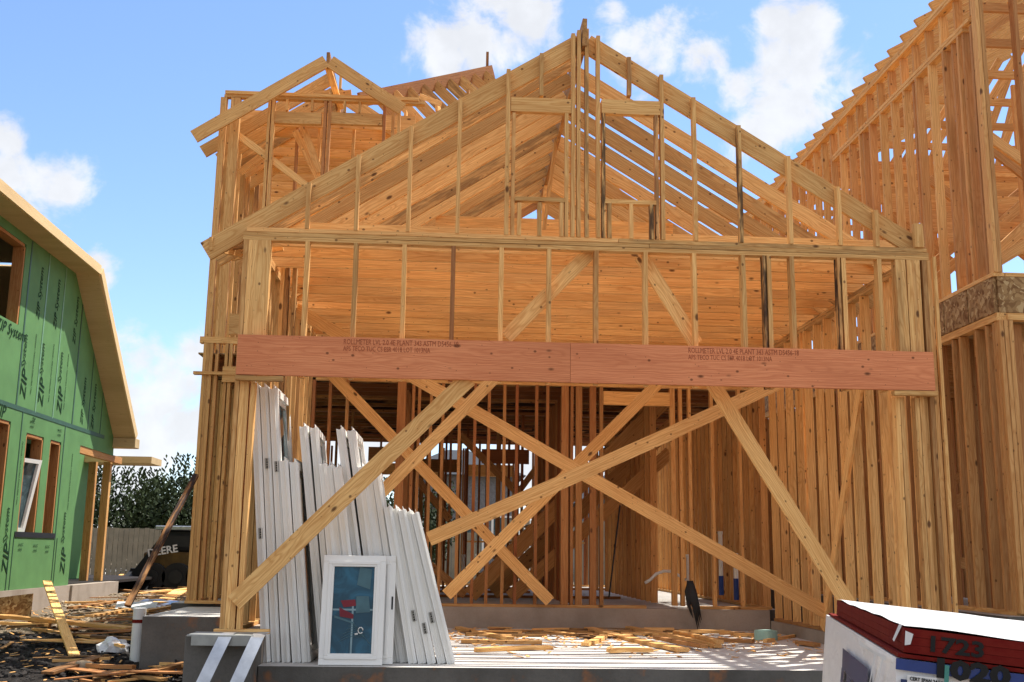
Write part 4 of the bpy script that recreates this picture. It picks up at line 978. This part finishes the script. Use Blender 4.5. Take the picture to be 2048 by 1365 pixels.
for i in range(90):
    if i < 55: px, py = rnd.uniform(120, 370), rnd.uniform(1175, 1240)
    elif i < 75: px, py = rnd.uniform(0, 260), rnd.uniform(1240, 1290)
    else: px, py = rnd.uniform(60, 400), rnd.uniform(1290, 1362)
    p = gp(px, py, .04+.03*(i % 3)); ang = rnd.gauss(.1, .6); ln = rnd.uniform(.25, 1.3); q = p+Vector((math.cos(ang), math.sin(ang), rnd.uniform(-.04, .08)))*ln
    if p.x < -6.8 or (q.x > -3.3 and q.y > 12.8): continue
    mb = MB(); mb.board(p, q, rnd.choice((.05, .09, .12, .16)), rnd.choice((.012, .03)), (q-p).cross(Vector(ZN)), (tt := tw())[1], .01)
    zn = ('on dark foreground soil' if i >= 75 else 'under the long brown plank' if i >= 55 else 'in the pile near the machine' if py < 1200 else 'between footing and platform')+(', left part' if px < 130 else ', middle part' if px < 260 else ', right part')
    tag(mb.build('wood_offcut', M['pine']), ('long ' if ln > .85 else 'short ')+tt[0]+(' tilted ' if q.z > p.z+.02 else ' flat ')+'offcut '+zn, 'offcut', 'broken offcuts in the yard debris')
p = gp(20, 1225, .15); mb = MB(); mb.board(p+Vector((-.5, 0, 0)), p+Vector((.35, -.1, .12)), .35, .012, (0, .3, .95)); tag(mb.build('board_scrap', M['osb']), 'curled strand board piece at the left edge of the debris', 'board')
p = gp(312, 1204, .1); mb = MB(); mb.board(p+Vector((-.35, .2, 0)), p+Vector((.35, -.3, -.02)), .4, .01, (.6, .6, .2), (.5, 0, 0)); tag(mb.build('metal_sheet', M['metal']), 'pale grey sheet lying on the far debris pile', 'sheet')
p = gp(268, 1212, .1); mb = MB(); mb.board(p+Vector((-.3, 0, 0)), p+Vector((.35, .1, 0)), .35, .01, (0, .9, .3)); tag(mb.build('card_sheet', M['white']), 'off white card sheet lying left of the grey one on the far pile', 'card')
def crumple(name, c, r, sx, sy, sz, mat, label, cat):
    bm = bmesh.new(); bmesh.ops.create_icosphere(bm, subdivisions=3, radius=1)
    for v in bm.verts:
        k = 1+.45*noise.noise(v.co*1.7+Vector(c))+.25*noise.noise(v.co*4+Vector(c)); v.co = Vector((v.co.x*sx*k, v.co.y*sy*k, max(-.25, v.co.z)*sz*k+sz*.25))*r
    me = bpy.data.meshes.new(name); bm.to_mesh(me); bm.free(); me.materials.append(mat)
    o = bpy.data.objects.new(name, me); COL.objects.link(o); o.location = c; return tag(o, label, cat)
for px, py, r, lab in ((206, 1150, .22, 'white plastic bundle beside the porch posts'), (232, 1150, .26, 'larger white plastic bundle right of the porch posts')):
    crumple('plastic_bundle', gp(px, py), r, 1.2, .8, .9, M['bag'], lab, 'plastic')
crumple('plastic_scrap', gp(228, 1303), .14, 1.2, .8, .9, M['bag'], 'white torn plastic on the dark soil near the standpipe', 'plastic')
crumple('paper_scrap', at_z(1003, 1243, 0), .17, 1.25, .7, 1.0, M['white'], 'crumpled white paper at the foot of the back stem wall', 'paper')
crumple('rock', gp(170, 1345), .12, 1.3, 1, .8, M['gravel'], 'pale stone on the soil at the bottom of the yard', 'stone')
p = at_z(1532, 1281, 0); mb = MB(); mb.tube([p+Vector((0, 0, 0)), p+Vector((0, 0, .12))], .14, 20); mb.tube([p+Vector((0, 0, .12)), p+Vector((0, 0, .125))], .1, 20); tag(mb.build('foam_roll', M['mint']), 'mint green roll standing on the slab near the right wall', 'roll')

# standpipe in the yard, bottle, straps
p = gp(272, 1322); tp_ = at_y(272, 1216, p.y); root = empty('standpipe', p, 'white plastic standpipe with a dark band standing in the soil', 'pipe')
mb = MB(); mb.tube([p-Vector((0, 0, .1)), Vector((p.x, p.y, tp_.z))], .075, 20); mb.build('pipe', M['pvc'], root, smooth=False)
mb = MB(); mb.tube([Vector((p.x, p.y, tp_.z-.17)), Vector((p.x, p.y, tp_.z-.13))], .079, 20); mb.build('band', M['redpaint'], root)
p = at_z(463, 1262, .272); root = empty('water_bottle', p, 'clear plastic water bottle standing on the left stem wall', 'bottle')
pr = [(0, .028), (.01, .034), (.06, .033), (.07, .031), (.08, .034), (.15, .034), (.19, .03), (.215, .013), (.235, .013)]
mb = MB(); mb.tube([p+Vector((0, 0, a)) for a, _ in pr], [b for _, b in pr], 18); mb.build('bottle_body', M['clear'], root, smooth=True)
mb = MB(); mb.tube([p+Vector((0, 0, .236)), p+Vector((0, 0, .255))], .015, 14); mb.build('cap', M['pvc'], root)
mb = MB(); mb.tube([p+Vector((0, 0, .115)), p+Vector((0, 0, .155))], .0346, 18, False); mb.build('bottle_label', M['white'], root)
mb = MB(); mb.box(-2.14, -1.58, 9.6, 9.96, .274, .29); mb.box(-2.1, -1.6, 9.59, 9.6, .2, .29); tag(mb.build('metal_flashing', M['sheet'], bevel=.004), 'grey sheet of flashing laid over the left stem wall end', 'flashing')
for (x0, x1), lab in (((428, 402), 'left shiny metal strap hanging off the left stem wall'), ((498, 470), 'right shiny metal strap hanging off the left stem wall')):
    a = at_z(x0, 1279, .292); a.y = 9.62; b_ = at_y(x1, 1372, 9.35)
    mb = MB(); pts = [a+Vector((0, .25, .004)), a+Vector((0, .02, .006)), a+Vector((-.01, -.04, -.02)), a.lerp(b_, .5)+Vector((0, -.03, 0)), b_, b_+(b_-a)*.5]
    for i in range(len(pts)-1): pass
    vs = []
    for q in pts: vs += [q+Vector((-.055, 0, 0)), q+Vector((.055, 0, .0)), q+Vector((.055, .002, .0025)), q+Vector((-.055, .002, .0025))]
    fs = [(0, 1, 2, 3), (23, 22, 21, 20)]
    for i in range(5):
        for j in range(4): k = (j+1) % 4; fs.append((i*4+j, i*4+4+j, i*4+4+k, i*4+k))
    mb.add(vs, fs); tag(mb.build('metal_strap', M['metal']), lab, 'strap', 'metal straps on the stem wall')
# cable loops in the yard
for k, (a, b_, c3) in enumerate((((210, 1362), (300, 1340), (395, 1335)), ((345, 1362), (360, 1335), (345, 1300)))):
    P0, P1, P2 = gp(*a, .04), gp(*b_, .1), gp(*c3, .04); mb = MB()
    mb.tube([P0*(1-u)**2+P1*2*u*(1-u)+P2*u*u for u in [i/10 for i in range(11)]], .012, 6); tag(mb.build('cable', M['black'], smooth=True), ('black cable curving along the bottom of the yard', 'black cable bending up beside the metal straps')[k], 'cable')

# plumbing rising from the house slab
def stub(px, pyb, pyt, Y, r, label, blue=0, z0=None):
    a = at_y(px, pyb, Y); b_ = at_y(px, pyt, Y)
    root = empty('plumbing_pipe', (a.x, Y, a.z), label, 'pipe', 'white plumbing pipes rising from the house slab')
    zs = a.z+blue
    mb = MB(); mb.tube([(a.x, Y, zs), (a.x, Y, b_.z)], r, 14); mb.tube([(a.x, Y, b_.z-.035), (a.x, Y, b_.z+.01)], r*1.2, 14); mb.build('pipe', M['pvc'], root)
    if blue: mb = MB(); mb.tube([(a.x, Y, a.z), (a.x, Y, zs)], r*1.15, 14); mb.build('wrapped_foot', M['bluepvc'], root)
    return a
stub(1379, 1225, 1110, 15.65, .035, 'white pipe with a black bag hanging from it')
stub(1443, 1190, 1064, 16.4, .032, 'tall white pipe left of the short blue footed one', .28)
stub(1473, 1200, 1108, 15.7, .032, 'short white pipe with a blue foot near the right wall', .3)
stub(925, 1180, 1110, 18.6, .03, 'white pipe far inside, left of the stairs')
pts = [at_y(x, y, 15.7) for x, y in ((1290, 1166), (1300, 1160), (1312, 1148), (1328, 1142), (1350, 1143))]; mb = MB(); mb.tube(pts, .022, 8); mb.tube([at_y(1345, 1143, 15.7), at_y(1372, 1160, 15.7)], .02, 8); tag(mb.build('bent_pipe', M['pvc'], smooth=True), 'pale bent pipe looping between the studs near the door opening', 'pipe')
a = at_y(1380, 1165, 15.05); mb = MB()
for k in range(9):
    dx = (k-4)*.014; ln = rnd.uniform(.25, .62)
    mb.tube([a+Vector((dx*.4, 0, .02)), a+Vector((dx, -.03, -.12)), a+Vector((dx*1.3+.03, -.04, -.12-ln*.5)), a+Vector((dx*1.2+.07, -.05, -.1-ln))], [.02, .028, .02, .004], 6)
tag(mb.build('black_bag', M['black'], smooth=True), 'shredded black plastic hanging from a white pipe over the stem wall', 'bag')
mb = MB(); mb.tube([at_y(1240, 1010, 15.9), at_y(1218, 1195, 15.7)], .012, 6); tag(mb.build('black_rod', M['black']), 'thin black rod leaning inside the doorway', 'rod')

# ------------------------------------------------------------------ behind: fence, machine, trees, houses
def fence(x0, x1, y_, z0, z1, label):
    root = empty('board_fence', ((x0+x1)/2, y_, z0), label, 'fence')
    mb = MB(); x = x0
    while x < x1:
        mb.box(x, x+.135, y_, y_+.02, z0+rnd.uniform(0, .03), z1+rnd.uniform(-.02, .02)); x += .15
    mb.build('board_panel', M['fence'], root)
    mb = MB(); mb.box(x0, x1, y_+.022, y_+.06, z0+.4, z0+.49); mb.build('rail', M['fence'], root); mb = MB(); mb.box(x0, x1, y_+.022, y_+.06, z1-.5, z1-.41); mb.build('rail', M['fence'], root)
fence(-26, 1, 34, 0, at_y(280, 1056, 34).z, 'weathered board fence behind the debris, left of the frame')
fence(1.6, 14, 30, 0, 1.9, 'weathered board fence seen through the studs at the back right')
def tree(x, y_, z0, h, r, n, leaf, label):
    root = empty('tree', (x, y_, z0), label, 'tree', 'trees behind the fence')
    mb = MB(); mb.tube([(x, y_, z0), (x+.1, y_, z0+h*.4), (x, y_, z0+h*.75)], [.16, .11, .05], 8)
    for k in range(5):
        a = k*1.3; mb.tube([(x, y_, z0+h*.3+.1*k), (x+math.cos(a)*r*.6, y_+math.sin(a)*r*.6, z0+h*.6+.1*k)], [.06, .02], 6)
    mb.build('trunk', M['bark'], root)
    cr_ = MB(); lob = [(Vector((rnd.uniform(-.7, .7)*r, rnd.uniform(-.6, .6)*r, z0+h*rnd.uniform(.28, .86))), rnd.uniform(.3, .55)*r) for _ in range(16)]
    vs = []; fs = []
    for i in range(n):
        c, q = lob[i % 16]; d = Vector((rnd.gauss(0, 1), rnd.gauss(0, 1), rnd.gauss(0, 1))).normalized(); p = Vector((x, y_, 0))+c+d*q*(rnd.random()**.4)
        if p.z < z0+.2: p.z = z0+.2+rnd.random()*.6
        a = Vector((rnd.gauss(0, 1), rnd.gauss(0, 1), rnd.gauss(0, 1))).normalized(); b = a.cross(d).normalized() if abs(a.dot(d)) < .98 else Vector(XN)
        s = leaf*rnd.uniform(.6, 1.3); k = len(vs); vs += [p-a*s, p-b*s*.45, p+a*s, p+b*s*.45]; fs.append((k, k+1, k+2, k+3))
    for i in range(n//25):      # upright sprigs on top
        c, q = lob[i % 16]; p = Vector((x, y_, 0))+c+Vector((rnd.uniform(-q, q), rnd.uniform(-q, q), q*.8)); 
        for j in range(5):
            pp = p+Vector((rnd.uniform(-.04, .04), 0, j*.12)); k = len(vs); a = Vector((rnd.uniform(-1, 1), rnd.uniform(-1, 1), 1)).normalized(); vs += [pp, pp+a*leaf*1.2+Vector((leaf*.4, 0, 0)), pp+a*leaf*2, pp+a*leaf*1.2-Vector((leaf*.4, 0, 0))]; fs.append((k, k+1, k+2, k+3))
    cr_.add(vs, fs); cr_.build('crown', M['leaf'], root)
for x, y_, h, r, lab in ((-15.5, 38, 4.4, 2.4, 'dark leafy tree behind the fence, half hidden by the porch posts'), (-12.4, 37.5, 4.0, 2.2, 'dark bushy tree in the middle of the gap between houses'),
                         (-9.6, 37.5, 4.5, 2.3, 'tallest dark tree behind the fence, touching the left corner of the frame'), (-6.5, 38, 4.2, 2.2, 'dark tree hidden behind the left corner studs'),
                         (-1.0, 30, 3.6, 1.5, 'small bush seen through the studs right of the leaning windows')):
    tree(x, y_, 0, h*.72, r*.9, 8000, .095 if y_ > 34 else .06, lab)
# skid steer, half hidden behind the left corner
sk = empty('skid_steer', (-7.0, 29, .02), 'black and yellow skid steer parked by the fence behind the left corner', 'loader')
def K(px, py): return at_y(px, py, 29)
mb = MB(); a, b_ = K(300, 1150), K(430, 1105); mb.box(a.x, b_.x, 28.2, 30, a.z, b_.z); mb.build('body', M['machine'], sk, bevel=.06)
mb = MB(); a, b_ = K(330, 1104), K(430, 1062); mb.box(a.x, b_.x, 28.4, 29.8, a.z, b_.z); mb.build('cab', M['black'], sk, bevel=.05)
mb = MB(); a, b_ = K(324, 1061), K(432, 1054); mb.box(a.x, b_.x, 28.3, 29.9, a.z, b_.z); mb.build('cab_roof', M['metal'], sk, bevel=.02)
mb = MB(); p, q = K(290, 1150), K(345, 1082); mb.board((p.x, 28.1, p.z), (q.x, 28.1, q.z), .22, .12, XN, bow=0); q2 = K(430, 1086); mb.board((q.x, 28.1, q.z), (q2.x, 28.1, q2.z), .26, .12, ZN, bow=0); mb.build('lift_arm', M['black'], sk)
for px in (325, 372, 418):
    c = K(px, 1152); mb = MB(); mb.tube([(c.x, 27.9, c.z), (c.x, 28.3, c.z)], .34, 18); w_o = mb.build('wheel', M['rubber'], sk); mb = MB(); mb.tube([(c.x, 27.86, c.z), (c.x, 27.91, c.z)], .17, 14); mb.build('rim', M['black'], w_o).location = (0, -.21, 0)
p = K(316, 1113); text('DEERE', M['white'], sk, .26, frm((p.x, 28.02, p.z), (1, 0, .18), ZN), bold=.006)
mb = MB(); a = K(284, 1165); mb.add([(a.x-.3, 27.6, 0.02), (a.x+.5, 27.6, .02), (a.x+.5, 28.3, .5), (a.x-.1, 28.3, .5)], [(0, 1, 2, 3)]); mb.box(a.x-.1, a.x+.6, 28.2, 28.4, .03, .5); mb.build('bucket', M['black'], sk)

def farhouse(x0, x1, y0, y1, z1, zr, label, wallm):
    root = empty('far_house', ((x0+x1)/2, y0, 0), label, 'house')
    mb = MB(); mb.box(x0, x1, y0, y1, -.1, z1); mb.build('wall', wallm, root)
    mb = MB(); ym = (y0+y1)/2; o = .35
    mb.add([(x0-o, y0-o, z1), (x1+o, y0-o, z1), (x1+o, y1+o, z1), (x0-o, y1+o, z1), (x0+1.5, ym, zr), (x1-1.5, ym, zr)], [(0, 1, 5, 4), (1, 2, 5), (2, 3, 4, 5), (3, 0, 4), (3, 2, 1, 0)])
    mb.build('roof', M['roofdark'], root)
    for k in range(3):
        xw = x0+(x1-x0)*(.2+.3*k); mb = MB(); ring(mb, (xw, y0-.04, .9), XN, ZN, .9, 1.3, .07, .05, YN); w1 = mb.build('window', M['vinyl'], root)
        mb = MB(); mb.box(xw+.07, xw+.83, y0-.02, y0-.005, .97, 2.13); q = mb.build('pane', M['dglass'], root); 
a = at_y(800, 960, 36).x; b_ = at_y(1030, 960, 36).x
farhouse(a, b_, 36, 44, at_y(900, 950, 36).z, at_y(900, 920, 36).z+.7, 'grey masonry house with dark roof seen through the studs', M['greybrick'])
farhouse(5.5, 15, 40, 48, 3.0, 4.6, 'grey house seen far off under the right hand frame', M['greybrick'])

# clods and gravel
def lumps(name, mat, n, place, r0_, r1_, kind='stuff'):
    vs = []; fs = []
    ico = [(0, 0, 1), (.9, 0, .45), (.28, .85, .45), (-.72, .53, .45), (-.72, -.53, .45), (.28, -.85, .45), (.72, .53, -.45), (-.28, .85, -.45), (-.9, 0, -.45), (-.28, -.85, -.45), (.72, -.53, -.45)]
    tri = [(0, 1, 2), (0, 2, 3), (0, 3, 4), (0, 4, 5), (0, 5, 1), (1, 6, 2), (2, 6, 7), (2, 7, 3), (3, 7, 8), (3, 8, 4), (4, 8, 9), (4, 9, 5), (5, 9, 10), (5, 10, 1), (1, 10, 6)]
    for _ in range(n):
        p = place(); 
        if p is None: continue
        r = r0_+(r1_-r0_)*rnd.random()**3; k = len(vs)
        sx, sy, sz = rnd.uniform(.6, 1.4), rnd.uniform(.6, 1.4), rnd.uniform(.5, .9)
        for v in ico: vs.append((p[0]+v[0]*r*sx*rnd.uniform(.75, 1.2), p[1]+v[1]*r*sy, p[2]+v[2]*r*sz*rnd.uniform(.8, 1.2)))
        fs += [tuple(i+k for i in t) for t in tri]
    mb = MB(); mb.add(vs, fs); return tag(mb.build(name, mat, loc=(0, 0, 0)), None, None, None, kind)
def pl():
    x, y_ = rnd.uniform(-7, -1.7), rnd.uniform(9, 15.5)
    if x > -3.6 and y_ > 12.95: return None
    if x > -2.2 and y_ > 9.7: return None
    return (x, y_, gh(x, y_))
lumps('soil_clods', M['clod'], 9000, pl, .012, .07)
ch = MB()
for i in range(1500):
    if i < 800: x, y_, z = rnd.uniform(-.2, 4.3), 15-abs(rnd.gauss(0, 1.6)), .004
    else:
        x, y_ = rnd.uniform(-6.9, -2.3), rnd.uniform(10, 22); z = gh(x, y_)+.03
        if x > -3.6 and y_ > 12.9: continue
    if y_ < 10.1: continue
    a = rnd.uniform(0, 3.14); l_ = rnd.uniform(.01, .06); w_ = rnd.uniform(.004, .02); d = Vector((math.cos(a), math.sin(a), rnd.uniform(-.1, .25))); e = Vector((-math.sin(a), math.cos(a), 0)); p = Vector((x, y_, z+.002))
    vs = [p-d*l_-e*w_, p+d*l_-e*w_, p+d*l_+e*w_, p-d*l_+e*w_]; vs += [v+Vector((0, 0, .005)) for v in vs]
    ch.add(vs, [(3, 2, 1, 0), (4, 5, 6, 7), (0, 1, 5, 4), (1, 2, 6, 5), (2, 3, 7, 6), (3, 0, 4, 7)], None, [(rnd.uniform(.5, 1.1), rnd.random()*.4, 0)]*8)
tag(ch.build('wood_chips', M['pine'], loc=(0, 0, 0)), kind='stuff')
def pg():
    y_ = rnd.uniform(15.5, 24); x = rnd.uniform(-6.9, -3.7); return (x, y_, gh(x, y_)) if noise.noise(Vector((x, y_, 0))) > -.1 else None
lumps('gravel', M['gravel'], 6000, pg, .012, .05)
